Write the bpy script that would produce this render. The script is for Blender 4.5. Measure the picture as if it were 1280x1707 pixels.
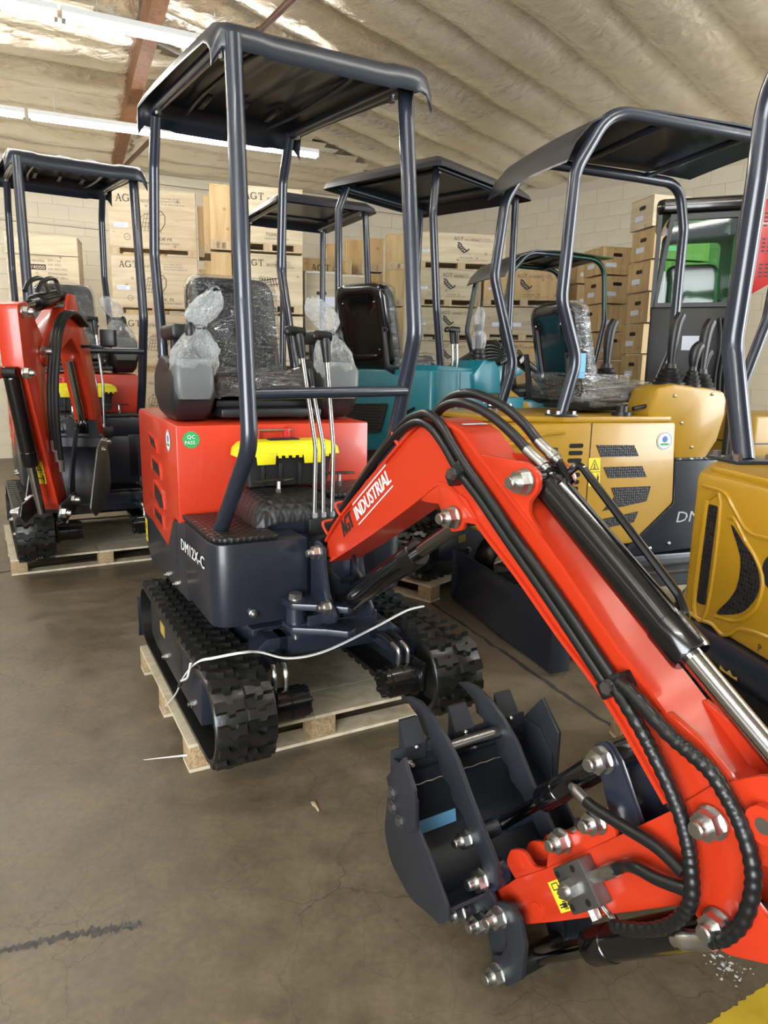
import bpy, bmesh, math, random
from mathutils import Vector, Matrix, Quaternion, noise
for o in list(bpy.data.objects): bpy.data.objects.remove(o)
SC = bpy.context.scene
COL = SC.collection
R = math.radians
random.seed(7)

# ------------------------------------------------------------------ camera
CAM_H, F_PX, PITCH, ROLL = 1.4, 1170.0, R(11.5), R(1.0)
cam_d = bpy.data.cameras.new('camera'); cam = bpy.data.objects.new('camera', cam_d); COL.objects.link(cam)
fw = Vector((0, math.cos(PITCH), -math.sin(PITCH))); rt0 = Vector((1, 0, 0)); up0 = rt0.cross(fw)
rt = rt0 * math.cos(ROLL) + up0 * math.sin(ROLL); up = -rt0 * math.sin(ROLL) + up0 * math.cos(ROLL)
mw = Matrix.Identity(4)
for i in range(3):
    mw[i][0], mw[i][1], mw[i][2] = rt[i], up[i], -fw[i]
mw[2][3] = CAM_H
cam.matrix_world = mw
cam_d.sensor_width = 36; cam_d.sensor_fit = 'AUTO'; cam_d.lens = F_PX * 36 / 1707
cam_d.clip_start = 0.05; cam_d.clip_end = 200
SC.camera = cam
# ------------------------------------------------------------------ world: overcast daylight outside the openings
W = bpy.data.worlds.new('world'); SC.world = W; W.use_nodes = True
W.node_tree.nodes['Background'].inputs[0].default_value = (0.86, 0.93, 1.0, 1)
W.node_tree.nodes['Background'].inputs[1].default_value = 1.6
SC.view_settings.view_transform = 'Standard'; SC.view_settings.look = 'None'
SC.view_settings.exposure = 0.88; SC.view_settings.gamma = 1; SC.view_settings.use_curve_mapping = False
SC.cycles.use_denoising = True; SC.cycles.use_adaptive_sampling = True; SC.cycles.adaptive_threshold = 0.05
SC.cycles.max_bounces = 5; SC.cycles.diffuse_bounces = 3; SC.cycles.glossy_bounces = 3
SC.cycles.transparent_max_bounces = 8; SC.cycles.transmission_bounces = 2
SC.cycles.caustics_reflective = False; SC.cycles.caustics_refractive = False
SC.cycles.sample_clamp_indirect = 6
def area(name, loc, target, sx, sy, power, col=(1, 1, 1)):
    d = bpy.data.lights.new(name, 'AREA'); d.shape = 'RECTANGLE'; d.size = sx; d.size_y = sy; d.energy = power; d.color = col
    o = bpy.data.objects.new(name, d); COL.objects.link(o); o.location = loc
    o.rotation_euler = (Vector(target) - Vector(loc)).to_track_quat('-Z', 'Y').to_euler(); return o
# daylight entering by the roll-up doors behind the photographer and in the long side wall
area('door_daylight', (-2.5, -4.6, 2.0), (-0.6, 3.0, 0.8), 4.2, 3.4, 390, (0.93, 0.97, 1.0))
area('side_door_daylight', (7.6, 2.4, 2.2), (2.0, 5.5, 1.0), 3.6, 3.0, 300, (0.93, 0.97, 1.0))

# ------------------------------------------------------------------ materials
MATS = {}
def _bsdf(name):
    m = bpy.data.materials.new(name); m.use_nodes = True
    return m, m.node_tree, m.node_tree.nodes['Principled BSDF']
def mat(name, col, rough=0.5, metal=0.0, coat=0.0, bump=0.0, bscale=60.0, var=0.0, vscale=8.0, alpha=None, emit=0.0, detail=3.0):
    if name in MATS: return MATS[name]
    m, nt, b = _bsdf(name)
    c = (*col, 1)
    b.inputs['Base Color'].default_value = c
    b.inputs['Roughness'].default_value = rough; b.inputs['Metallic'].default_value = metal
    b.inputs['Coat Weight'].default_value = coat; b.inputs['Coat Roughness'].default_value = 0.08
    tc = None
    if bump or var:
        tc = nt.nodes.new('ShaderNodeTexCoord')
    if var:
        n = nt.nodes.new('ShaderNodeTexNoise'); n.inputs['Scale'].default_value = vscale; n.inputs['Detail'].default_value = 5
        nt.links.new(tc.outputs['Object'], n.inputs['Vector'])
        r = nt.nodes.new('ShaderNodeMapRange'); r.inputs[1].default_value = .3; r.inputs[2].default_value = .7
        r.inputs[3].default_value = 1 - var; r.inputs[4].default_value = 1 + var
        nt.links.new(n.outputs['Fac'], r.inputs[0])
        x = nt.nodes.new('ShaderNodeVectorMath'); x.operation = 'SCALE'; x.inputs[0].default_value = col
        nt.links.new(r.outputs[0], x.inputs['Scale']); nt.links.new(x.outputs[0], b.inputs['Base Color'])
    if bump:
        n = nt.nodes.new('ShaderNodeTexNoise'); n.inputs['Scale'].default_value = bscale; n.inputs['Detail'].default_value = detail
        nt.links.new(tc.outputs['Object'], n.inputs['Vector'])
        bp = nt.nodes.new('ShaderNodeBump'); bp.inputs['Strength'].default_value = bump; bp.inputs['Distance'].default_value = 0.01
        nt.links.new(n.outputs['Fac'], bp.inputs['Height']); nt.links.new(bp.outputs[0], b.inputs['Normal'])
    if alpha is not None: b.inputs['Alpha'].default_value = alpha
    if emit:
        b.inputs['Emission Color'].default_value = c; b.inputs['Emission Strength'].default_value = emit
    MATS[name] = m; return m
RED = mat('red_paint', (0.52, 0.034, 0.009), 0.33, coat=0.25, bump=.02, bscale=18)
RED2 = mat('crimson_paint', (0.50, 0.018, 0.016), 0.33, coat=0.3)
NAVY = mat('navy_grey_paint', (0.0135, 0.0165, 0.026), 0.36, coat=0.15)
NAVYF = mat('frame_paint', (0.017, 0.021, 0.034), 0.28, coat=0.3)
STEELP = mat('slate_steel_paint', (0.017, 0.019, 0.025), 0.42, var=.12)
CANOPY = mat('canopy_paint', (0.015, 0.018, 0.026), 0.34, coat=0.05)
TEAL = mat('teal_paint', (0.006, 0.17, 0.215), 0.36, coat=0.2)
YEL = mat('yellow_paint', (0.37, 0.205, 0.011), 0.36, coat=0.15, var=.05)
YEL2 = mat('amber_paint', (0.42, 0.23, 0.010), 0.38, coat=0.15)
BLACKG = mat('gloss_black', (0.0045, 0.0045, 0.005), 0.16, coat=0.3)
BLACK = mat('satin_black', (0.007, 0.007, 0.0075), 0.42)
RUBBER = mat('black_rubber', (0.014, 0.014, 0.015), 0.42, bump=.05, bscale=90)
TREAD = mat('tread_rubber', (0.0095, 0.0095, 0.009), 0.30, bump=.12, bscale=40, var=.25, vscale=12)
HOSE = mat('hose_rubber', (0.0055, 0.006, 0.0065), 0.36)
ZINC = mat('zinc_plate', (0.50, 0.50, 0.48), 0.30, metal=1.0, bump=.05, bscale=120)
CHROME = mat('chrome', (0.48, 0.48, 0.48), 0.16, metal=1.0)
DKCHROME = mat('dark_chrome', (0.28, 0.28, 0.28), 0.14, metal=1.0)
GREYPL = mat('grey_plastic', (0.11, 0.115, 0.115), 0.42)
DKPL = mat('dark_plastic', (0.010, 0.010, 0.0105), 0.46, bump=.08, bscale=200)
VINYL = mat('black_vinyl', (0.007, 0.0075, 0.009), 0.32, bump=.25, bscale=9, detail=5)
YPL = mat('yellow_plastic', (0.78, 0.68, 0.012), 0.42)
YSTICK = mat('yellow_sticker', (0.80, 0.60, 0.03), 0.5)
WHITE = mat('white_print', (0.80, 0.80, 0.78), 0.5)
BLKPRINT = mat('black_print', (0.012, 0.012, 0.012), 0.6)
CRPRINT = mat('crate_stencil', (0.055, 0.05, 0.045), 0.8)
REDPR = mat('red_print', (0.55, 0.05, 0.04), 0.5)
GREENST = mat('green_sticker', (0.03, 0.33, 0.10), 0.5)
BLUEPR = mat('blue_print', (0.06, 0.16, 0.42), 0.5)
PAPER = mat('paper_label', (0.70, 0.74, 0.84), 0.6)
GREYTX = mat('grey_print', (0.42, 0.43, 0.44), 0.5)
STRAP = mat('white_strap', (0.78, 0.78, 0.74), 0.4)
TAPE = mat('blue_tape', (0.20, 0.50, 0.80), 0.35)
LEVER = mat('lever_steel', (0.34, 0.34, 0.335), 0.26, metal=1.0)
GUN = mat('gunmetal', (0.17, 0.165, 0.16), 0.38, metal=.85)
FLYEL = mat('floor_yellow', (0.62, 0.43, 0.03), 0.55, var=.2)
GOLDP = mat('gold_print', (0.45, 0.33, 0.06), 0.5)

def quilt_mat():
    m, nt, b = _bsdf('quilted_vinyl'); b.inputs['Base Color'].default_value = (.0065, .0065, .007, 1); b.inputs['Roughness'].default_value = .44
    tc = nt.nodes.new('ShaderNodeTexCoord'); mp = nt.nodes.new('ShaderNodeMapping'); mp.inputs['Rotation'].default_value = (0, 0, R(45))
    nt.links.new(tc.outputs['Object'], mp.inputs[0])
    acc = None
    for d in ('X', 'Y'):
        w = nt.nodes.new('ShaderNodeTexWave'); w.wave_type = 'BANDS'; w.bands_direction = d; w.inputs['Scale'].default_value = 10.5
        nt.links.new(mp.outputs[0], w.inputs['Vector'])
        if acc is None: acc = w.outputs['Fac']
        else:
            mx = nt.nodes.new('ShaderNodeMath'); mx.operation = 'MINIMUM'
            nt.links.new(acc, mx.inputs[0]); nt.links.new(w.outputs['Fac'], mx.inputs[1]); acc = mx.outputs[0]
    bp = nt.nodes.new('ShaderNodeBump'); bp.inputs['Strength'].default_value = .7; bp.inputs['Distance'].default_value = .006
    nt.links.new(acc, bp.inputs['Height']); nt.links.new(bp.outputs[0], b.inputs['Normal']); return m
QUILT = quilt_mat()
def mesh_mat():      # punched hexagon grille
    m, nt, b = _bsdf('hex_grille'); b.inputs['Roughness'].default_value = .4
    tc = nt.nodes.new('ShaderNodeTexCoord'); v = nt.nodes.new('ShaderNodeTexVoronoi'); v.inputs['Scale'].default_value = 75; v.inputs['Randomness'].default_value = .25
    nt.links.new(tc.outputs['Object'], v.inputs['Vector'])
    r = nt.nodes.new('ShaderNodeValToRGB'); r.color_ramp.elements[0].position = .42; r.color_ramp.elements[0].color = (.002, .002, .002, 1)
    r.color_ramp.elements[1].position = .5; r.color_ramp.elements[1].color = (.016, .016, .018, 1)
    nt.links.new(v.outputs['Distance'], r.inputs[0]); nt.links.new(r.outputs[0], b.inputs['Base Color'])
    bp = nt.nodes.new('ShaderNodeBump'); bp.inputs['Strength'].default_value = .6; bp.inputs['Distance'].default_value = .004
    nt.links.new(v.outputs['Distance'], bp.inputs['Height']); nt.links.new(bp.outputs[0], b.inputs['Normal']); return m
HEX = mesh_mat()
def wood_mat(name, c1, c2, scale=3.0, rot=0.0, rough=.62, stretch=9.0, knots=True):
    m, nt, b = _bsdf(name); b.inputs['Roughness'].default_value = rough
    tc = nt.nodes.new('ShaderNodeTexCoord'); mp = nt.nodes.new('ShaderNodeMapping')
    mp.inputs['Scale'].default_value = (scale * .35, scale * .35, scale * stretch * .35) if rot == 0 else (scale * stretch * .35, scale * stretch * .35, scale * .35)
    oi = nt.nodes.new('ShaderNodeObjectInfo'); ad = nt.nodes.new('ShaderNodeVectorMath')
    ml = nt.nodes.new('ShaderNodeMath'); ml.operation = 'MULTIPLY'; ml.inputs[1].default_value = 37.0
    nt.links.new(oi.outputs['Random'], ml.inputs[0]); nt.links.new(tc.outputs['Object'], ad.inputs[0]); nt.links.new(ml.outputs[0], ad.inputs[1])
    nt.links.new(ad.outputs[0], mp.inputs[0])
    n = nt.nodes.new('ShaderNodeTexNoise'); n.inputs['Scale'].default_value = 1.6; n.inputs['Detail'].default_value = 7; n.inputs['Distortion'].default_value = .8
    nt.links.new(mp.outputs[0], n.inputs['Vector'])
    r = nt.nodes.new('ShaderNodeValToRGB'); r.color_ramp.elements[0].position = .32; r.color_ramp.elements[0].color = (*c2, 1)
    r.color_ramp.elements[1].position = .62; r.color_ramp.elements[1].color = (*c1, 1)
    nt.links.new(n.outputs['Fac'], r.inputs[0]); out = r.outputs[0]
    if knots:
        v = nt.nodes.new('ShaderNodeTexVoronoi'); v.inputs['Scale'].default_value = 5.5
        nt.links.new(ad.outputs[0], v.inputs['Vector'])
        kr = nt.nodes.new('ShaderNodeMapRange'); kr.inputs[1].default_value = .06; kr.inputs[2].default_value = .11; kr.inputs[3].default_value = .55; kr.inputs[4].default_value = 0
        nt.links.new(v.outputs['Distance'], kr.inputs[0])
        mx = nt.nodes.new('ShaderNodeMix'); mx.data_type = 'RGBA'; mx.inputs[7].default_value = (c2[0] * .35, c2[1] * .28, c2[2] * .2, 1)
        nt.links.new(kr.outputs[0], mx.inputs[0]); nt.links.new(out, mx.inputs[6]); out = mx.outputs[2]
    nt.links.new(out, b.inputs['Base Color'])
    bp = nt.nodes.new('ShaderNodeBump'); bp.inputs['Strength'].default_value = .12; bp.inputs['Distance'].default_value = .004
    nt.links.new(n.outputs['Fac'], bp.inputs['Height']); nt.links.new(bp.outputs[0], b.inputs['Normal']); return m
PLY = wood_mat('pale_plywood', (.66, .55, .38), (.52, .41, .26), rot=0)
PLYW = wood_mat('honey_plywood', (.58, .41, .20), (.46, .30, .13), rot=1)
PLYG = wood_mat('greyish_plywood', (.56, .47, .33), (.42, .34, .23), rot=0)
PINE = wood_mat('pine_batten', (.56, .43, .27), (.42, .30, .17), rot=1, knots=False)
DECKW = wood_mat('pallet_board', (.66, .58, .42), (.50, .42, .28), rot=1, knots=True)
CHIP = mat('chipboard', (.40, .28, .15), .8, bump=.5, bscale=160, var=.35, vscale=90)
GLULAM = wood_mat('glulam', (.32, .14, .06), (.20, .085, .035), rot=1, knots=False)

def bag_mat(name, tr=.62, tint=(.9, .92, .92), bs=14.0, edge=.42, streak=False):
    m = bpy.data.materials.new(name); m.use_nodes = True; nt = m.node_tree
    for n in list(nt.nodes): nt.nodes.remove(n)
    out = nt.nodes.new('ShaderNodeOutputMaterial'); t = nt.nodes.new('ShaderNodeBsdfTransparent'); t.inputs[0].default_value = (.93, .94, .94, 1)
    g = nt.nodes.new('ShaderNodeBsdfGlossy' if streak else 'ShaderNodeBsdfPrincipled'); g.inputs[0].default_value = (*tint, 1); g.inputs['Roughness'].default_value = .10
    if not streak: g.inputs['Specular IOR Level'].default_value = 1.0
    tc = nt.nodes.new('ShaderNodeTexCoord'); n = nt.nodes.new('ShaderNodeTexNoise'); n.inputs['Scale'].default_value = bs; n.inputs['Detail'].default_value = 4; n.inputs['Distortion'].default_value = 1.5
    mpg = nt.nodes.new('ShaderNodeMapping'); mpg.inputs['Rotation'].default_value = (0, R(38), 0); mpg.inputs['Scale'].default_value = (1, 1, 5.0) if streak else (1, 1, 1)
    nt.links.new(tc.outputs['Object'], mpg.inputs[0]); nt.links.new(mpg.outputs[0], n.inputs['Vector'])
    bp = nt.nodes.new('ShaderNodeBump'); bp.inputs['Strength'].default_value = 1; bp.inputs['Distance'].default_value = .05 if streak else .03
    nt.links.new(n.outputs['Fac'], bp.inputs['Height']); nt.links.new(bp.outputs[0], g.inputs['Normal'])
    lw = nt.nodes.new('ShaderNodeLayerWeight'); lw.inputs['Blend'].default_value = .35; nt.links.new(bp.outputs[0], lw.inputs['Normal'])
    mr = nt.nodes.new('ShaderNodeMapRange'); mr.inputs[3].default_value = 1 - tr; mr.inputs[4].default_value = min(1, 1 - tr + edge)
    nt.links.new(lw.outputs['Facing'], mr.inputs[0])
    mx = nt.nodes.new('ShaderNodeMixShader'); nt.links.new(mr.outputs[0], mx.inputs[0]); nt.links.new(t.outputs[0], mx.inputs[1]); nt.links.new(g.outputs[0], mx.inputs[2])
    nt.links.new(mx.outputs[0], out.inputs[0]); return m
BAG = bag_mat('clear_bag', .86)
FILM = bag_mat('clear_film', .905, (.95, .97, 1.0), 6.0, .30, True)

# ------------------------------------------------------------------ text, all strings converted in one go
STRINGS = ['AGT', 'INDUSTRIAL', 'DM12X-C', 'DM', 'QC', 'PASS', 'QK12', 'P', 'RIPPA', 'HW4000', 'QTY: 1 Set', 'N.W: 197KG', 'G.W: 225KG (MAX)', 'Dimension:', '1200*770*1080mm',
           'Gross Weight: 165 KGS', 'Dimension: 67*72*78 in', 'The user manual is inside the box', 'R12 CL PG', 'Demolition Model', 'AGT INDUSTRIAL', 'TOIX', 'Part No:', 'MADE FOR SKID STEERS', 'PK']
TXT = {}
def _prep_text():
    obs = []
    for s in STRINGS:
        cu = bpy.data.curves.new('t', 'FONT'); cu.body = s; cu.size = 1.0; cu.resolution_u = 2
        o = bpy.data.objects.new('t', cu); COL.objects.link(o); obs.append((s, o, cu))
    bpy.context.view_layer.update(); dg = bpy.context.evaluated_depsgraph_get()
    for s, o, cu in obs:
        me = bpy.data.meshes.new_from_object(o.evaluated_get(dg))
        vs = [v.co.copy() for v in me.vertices]; fs = [tuple(p.vertices) for p in me.polygons]
        w = max(v.x for v in vs); x0 = min(v.x for v in vs); TXT[s] = (vs, fs, x0, w)
        bpy.data.objects.remove(o); bpy.data.meshes.remove(me); bpy.data.curves.remove(cu)
_prep_text()

# ------------------------------------------------------------------ geometry helpers
def tag(o, label=None, cat=None, group=None, kind=None):
    if label: o['label'] = label
    if cat: o['category'] = cat
    if group: o['group'] = group
    if kind: o['kind'] = kind
    return o
def empty(name, loc=(0, 0, 0), rz=0.0, parent=None):
    o = bpy.data.objects.new(name, None); COL.objects.link(o); o.location = loc; o.rotation_euler = (0, 0, rz); o.empty_display_size = .1
    if parent: o.parent = parent
    return o
def vcat(pts, n=6, closed=False):
    pts = [Vector(p) for p in pts]
    if len(pts) < 3: return pts
    out = []
    N = len(pts); segs = N if closed else N - 1
    for i in range(segs):
        p0 = pts[(i - 1) % N] if (closed or i > 0) else pts[0] * 2 - pts[1]
        p1 = pts[i]; p2 = pts[(i + 1) % N]
        p3 = pts[(i + 2) % N] if (closed or i + 2 < N) else pts[-1] * 2 - pts[-2]
        for k in range(n):
            t = k / n
            out.append(.5 * ((2 * p1) + (p2 - p0) * t + (2 * p0 - 5 * p1 + 4 * p2 - p3) * t * t + (3 * p1 - p0 - 3 * p2 + p3) * t ** 3))
    if not closed: out.append(pts[-1])
    return out
def rpoly(pts, r, n=4):
    """round the corners of a 2D polygon; r a number or one per corner"""
    out = []; N = len(pts)
    for i, p in enumerate(pts):
        rr = r[i] if isinstance(r, (list, tuple)) else r
        p = Vector(p); a = Vector(pts[i - 1]) - p; b = Vector(pts[(i + 1) % N]) - p
        if rr <= 0 or a.length < 1e-6 or b.length < 1e-6: out.append(tuple(p)); continue
        ang = a.angle(b); d = min(rr / math.tan(ang / 2) if ang > .05 else rr, a.length * .48, b.length * .48)
        A = p + a.normalized() * d; B = p + b.normalized() * d
        for k in range(n + 1):
            t = k / n; out.append(tuple(A * (1 - t) ** 2 + p * 2 * t * (1 - t) + B * t * t))
    return out
class G:
    def __init__(s, mx=None): s.bm = bmesh.new(); s.mx = mx
    def _add(s, vs, fs):
        v = [s.bm.verts.new(p) for p in vs]
        for f in fs:
            try: s.bm.faces.new([v[i] for i in f])
            except ValueError: pass
        return s
    def _merge(s, b, bev, seg=2):
        bmesh.ops.recalc_face_normals(b, faces=b.faces)
        if bev > 0:
            es = [e for e in b.edges if len(e.link_faces) == 2 and e.calc_face_angle(0) > .5]
            if es: bmesh.ops.bevel(b, geom=es, offset=bev, segments=seg, profile=.5, affect='EDGES', clamp_overlap=True)
        b.verts.index_update()
        s._add([v.co.copy() for v in b.verts], [[v.index for v in f.verts] for f in b.faces]); b.free(); return s
    def box(s, x0, x1, y0, y1, z0, z1, bev=0.0, mx=None):
        vs = [Vector((x, y, z)) for x in (x0, x1) for y in (y0, y1) for z in (z0, z1)]
        if mx is not None: vs = [mx @ v for v in vs]
        fs = [(0, 1, 3, 2), (4, 6, 7, 5), (0, 4, 5, 1), (2, 3, 7, 6), (0, 2, 6, 4), (1, 5, 7, 3)]
        if bev <= 0: return s._add(vs, fs)
        b = bmesh.new(); v = [b.verts.new(p) for p in vs]
        for f in fs: b.faces.new([v[i] for i in f])
        return s._merge(b, bev)
    def prism(s, pts, ax, a, b_, bev=0.0, mx=None):
        def mk(p, t):
            q = Vector((t, p[0], p[1])) if ax == 'x' else Vector((p[0], t, p[1])) if ax == 'y' else Vector((p[0], p[1], t))
            return mx @ q if mx is not None else q
        n = len(pts); b = bmesh.new()
        A = [b.verts.new(mk(p, a)) for p in pts]; B = [b.verts.new(mk(p, b_)) for p in pts]
        b.faces.new(A); b.faces.new(B[::-1])
        for i in range(n): b.faces.new((A[i], B[i], B[(i + 1) % n], A[(i + 1) % n]))
        return s._merge(b, bev)
    def ring(s, outer, inner, ax, a, b_):
        """plate with one hole: outer and inner with the same count"""
        def mk(p, t): return Vector((t, p[0], p[1])) if ax == 'x' else Vector((p[0], t, p[1])) if ax == 'y' else Vector((p[0], p[1], t))
        n = len(outer); vs = [mk(p, t) for t in (a, b_) for p in list(outer) + list(inner)]; fs = []
        for i in range(n):
            j = (i + 1) % n
            fs += [(i, j, n + j, n + i), (2 * n + i, 3 * n + i, 3 * n + j, 2 * n + j), (i, 2 * n + i, 2 * n + j, j), (n + i, n + j, 3 * n + j, 3 * n + i)]
        return s._add(vs, fs)
    def cyl(s, p0, p1, r, n=16, r2=None, cap=True):
        p0, p1 = Vector(p0), Vector(p1); d = p1 - p0; q = d.to_track_quat('Z', 'Y'); r2 = r if r2 is None else r2
        vs = []
        for P, rr in ((p0, r), (p1, r2)):
            for i in range(n):
                a = 2 * math.pi * i / n; vs.append(P + q @ Vector((rr * math.cos(a), rr * math.sin(a), 0)))
        fs = [(i, (i + 1) % n, n + (i + 1) % n, n + i) for i in range(n)]
        if cap: fs += [tuple(range(n))[::-1], tuple(range(n, 2 * n))]
        return s._add(vs, fs)
    def lathe(s, p0, axis, prof, n=20):
        """prof: list of (distance along axis, radius)"""
        p0 = Vector(p0); ax = Vector(axis).normalized(); q = ax.to_track_quat('Z', 'Y'); vs = []; fs = []
        for d, r in prof:
            for i in range(n):
                a = 2 * math.pi * i / n; vs.append(p0 + ax * d + q @ Vector((r * math.cos(a), r * math.sin(a), 0)))
        for k in range(len(prof) - 1):
            for i in range(n):
                j = (i + 1) % n; fs.append((k * n + i, k * n + j, (k + 1) * n + j, (k + 1) * n + i))
        fs += [tuple(range(n))[::-1], tuple(range((len(prof) - 1) * n, len(prof) * n))]
        return s._add(vs, fs)
    def tube(s, pts, r, n=8, sub=6, rfun=None, squash=1.0, closed=False):
        P = vcat(pts, sub, closed) if sub > 1 else [Vector(p) for p in pts]
        m = len(P); vs = []; fs = []
        T = []
        for i in range(m):
            if closed: t = P[(i + 1) % m] - P[i - 1]
            else: t = P[min(i + 1, m - 1)] - P[max(i - 1, 0)]
            T.append(t.normalized() if t.length > 1e-9 else Vector((0, 0, 1)))
        u = T[0].orthogonal().normalized()
        for i in range(m):
            if i:
                q = T[i - 1].rotation_difference(T[i]); u = (q @ u)
            u = (u - T[i] * u.dot(T[i])).normalized(); w = T[i].cross(u); rr = rfun(i / (m - 1)) if rfun else r
            for k in range(n):
                a = 2 * math.pi * k / n; vs.append(P[i] + u * rr * math.cos(a) + w * rr * squash * math.sin(a))
        for i in range(m if closed else m - 1):
            i2 = (i + 1) % m
            for k in range(n): fs.append((i * n + k, i * n + (k + 1) % n, i2 * n + (k + 1) % n, i2 * n + k))
        if not closed: fs += [tuple(range(n))[::-1], tuple(range((m - 1) * n, m * n))]
        return s._add(vs, fs)
    def bend(s, pts, r, rad, n=12, steps=5):
        """tube of straight runs with bends of the given radius"""
        P = [Vector(p) for p in pts]; out = [P[0]]
        for i in range(1, len(P) - 1):
            a = P[i - 1] - P[i]; b = P[i + 1] - P[i]; ang = a.angle(b); d = min(rad / max(math.tan(ang / 2), .05), a.length * .45, b.length * .45)
            A = P[i] + a.normalized() * d; B = P[i] + b.normalized() * d
            for k in range(steps + 1):
                t = k / steps; out.append(A * (1 - t) ** 2 + P[i] * 2 * t * (1 - t) + B * t * t)
        out.append(P[-1]); return s.tube(out, r, n, 1)
    def ball(s, c, rx, ry=None, rz=None, n=14, m=9, fn=None):
        ry = rx if ry is None else ry; rz = rx if rz is None else rz; c = Vector(c); vs = []; fs = []
        for j in range(m + 1):
            th = math.pi * j / m
            for i in range(n):
                a = 2 * math.pi * i / n; d = Vector((math.sin(th) * math.cos(a), math.sin(th) * math.sin(a), math.cos(th))); k = fn(d) if fn else 1
                vs.append(c + Vector((d.x * rx * k, d.y * ry * k, d.z * rz * k)))
        for j in range(m):
            for i in range(n): fs.append((j * n + i, (j + 1) * n + i, (j + 1) * n + (i + 1) % n, j * n + (i + 1) % n))
        s._add(vs, fs); bmesh.ops.remove_doubles(s.bm, verts=s.bm.verts, dist=1e-6); return s
    def loft(s, rings, cap=True, closed=True):
        n = len(rings[0]); vs = [Vector(p) for r in rings for p in r]; fs = []
        for k in range(len(rings) - 1):
            for i in range(n if closed else n - 1):
                j = (i + 1) % n; fs.append((k * n + i, k * n + j, (k + 1) * n + j, (k + 1) * n + i))
        if cap and closed: fs += [tuple(range(n))[::-1], tuple(range((len(rings) - 1) * n, len(rings) * n))]
        return s._add(vs, fs)
    def quad(s, *p): return s._add([Vector(q) for q in p], [tuple(range(len(p)))])
    def nut(s, p, axis, r=.022, h=.02, bolt=True):
        """hex nut on a washer with the bolt end proud of it"""
        p = Vector(p); ax = Vector(axis).normalized()
        s.cyl(p, p + ax * h * .18, r * 1.22, 16); s.cyl(p + ax * h * .18, p + ax * h, r * 1.1, 6)
        if bolt: s.cyl(p + ax * h, p + ax * h * 1.7, r * .62, 12); s.cyl(p + ax * h * 1.7, p + ax * h * 1.85, r * .5, 12)
        return s
    def bold(s, string, o, rv, uv, size, off=.0012, width=None, ital=0.0, k=.035):
        for i, dx in enumerate((-k, 0, k)): s.text(string, Vector(o) + Vector(rv).normalized() * dx * size, rv, uv, size, off + i * .00008, width, ital)
        return s
    def text(s, string, o, rv, uv, size, off=.0012, width=None, ital=0.0, dep=0.0):
        vs, fs, x0, w = TXT[string]; rv = Vector(rv).normalized(); uv = Vector(uv).normalized(); nv = rv.cross(uv); o = Vector(o)
        kx = size if width is None else width / (w - x0)
        return s._add([o + rv * ((v.x - x0) * kx + v.y * ital * size) + uv * v.y * size + nv * off for v in vs], fs)
    def split(s, name, m, parent=None, smooth=38):
        """one object per separate piece; islands that touch (washer, nut, bolt end) stay together"""
        bm = s.bm; bm.verts.index_update(); par = list(range(len(bm.verts)))
        def fd(i):
            while par[i] != i: par[i] = par[par[i]]; i = par[i]
            return i
        for e in bm.edges: par[fd(e.verts[0].index)] = fd(e.verts[1].index)
        isl = {}
        for v in bm.verts: isl.setdefault(fd(v.index), []).append(v)
        cl = []
        for vs in isl.values():
            lo = [min(v.co[k] for v in vs) - .0008 for k in range(3)]; hi = [max(v.co[k] for v in vs) + .0008 for k in range(3)]; cur = [lo, hi, list(vs)]
            rest = []
            for c in cl:
                if all(c[0][k] <= cur[1][k] and cur[0][k] <= c[1][k] for k in range(3)): cur = [[min(a, b) for a, b in zip(c[0], cur[0])], [max(a, b) for a, b in zip(c[1], cur[1])], c[2] + cur[2]]
                else: rest.append(c)
            cl = rest + [cur]
        out = []
        for c in cl:
            st = {v: i for i, v in enumerate(c[2])}; fs = {f for v in c[2] for f in v.link_faces}
            g = G(s.mx); g._add([v.co.copy() for v in c[2]], [[st[v] for v in f.verts] for f in fs]); out.append(g.done(name, m, parent, smooth))
        bm.free(); return out[0] if out else None
    def done(s, name, m, parent=None, smooth=38, loc=None):
        bm = s.bm
        if s.mx is not None: bmesh.ops.transform(bm, matrix=s.mx, verts=bm.verts)
        bmesh.ops.recalc_face_normals(bm, faces=bm.faces)
        me = bpy.data.meshes.new(name); bm.to_mesh(me); bm.free()
        if smooth:
            me.polygons.foreach_set('use_smooth', [True] * len(me.polygons)); me.set_sharp_from_angle(angle=R(smooth))
        if m: me.materials.append(m)
        o = bpy.data.objects.new(name, me); COL.objects.link(o)
        if parent: o.parent = parent
        if loc: o.location = loc
        return o
def inst(src, parent, mx=None, name=None):
    o = src.copy(); COL.objects.link(o); o.parent = parent
    if mx is not None: o.matrix_local = mx
    return o
def copy_tree(o, parent=None):
    c = o.copy(); COL.objects.link(c); c.parent = parent
    for ch in o.children: copy_tree(ch, c)
    return c
def arc(cx, cy, r, a0, a1, n=8):
    return [(cx + r * math.cos(R(a0 + (a1 - a0) * i / n)), cy + r * math.sin(R(a0 + (a1 - a0) * i / n))) for i in range(n + 1)]
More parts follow.
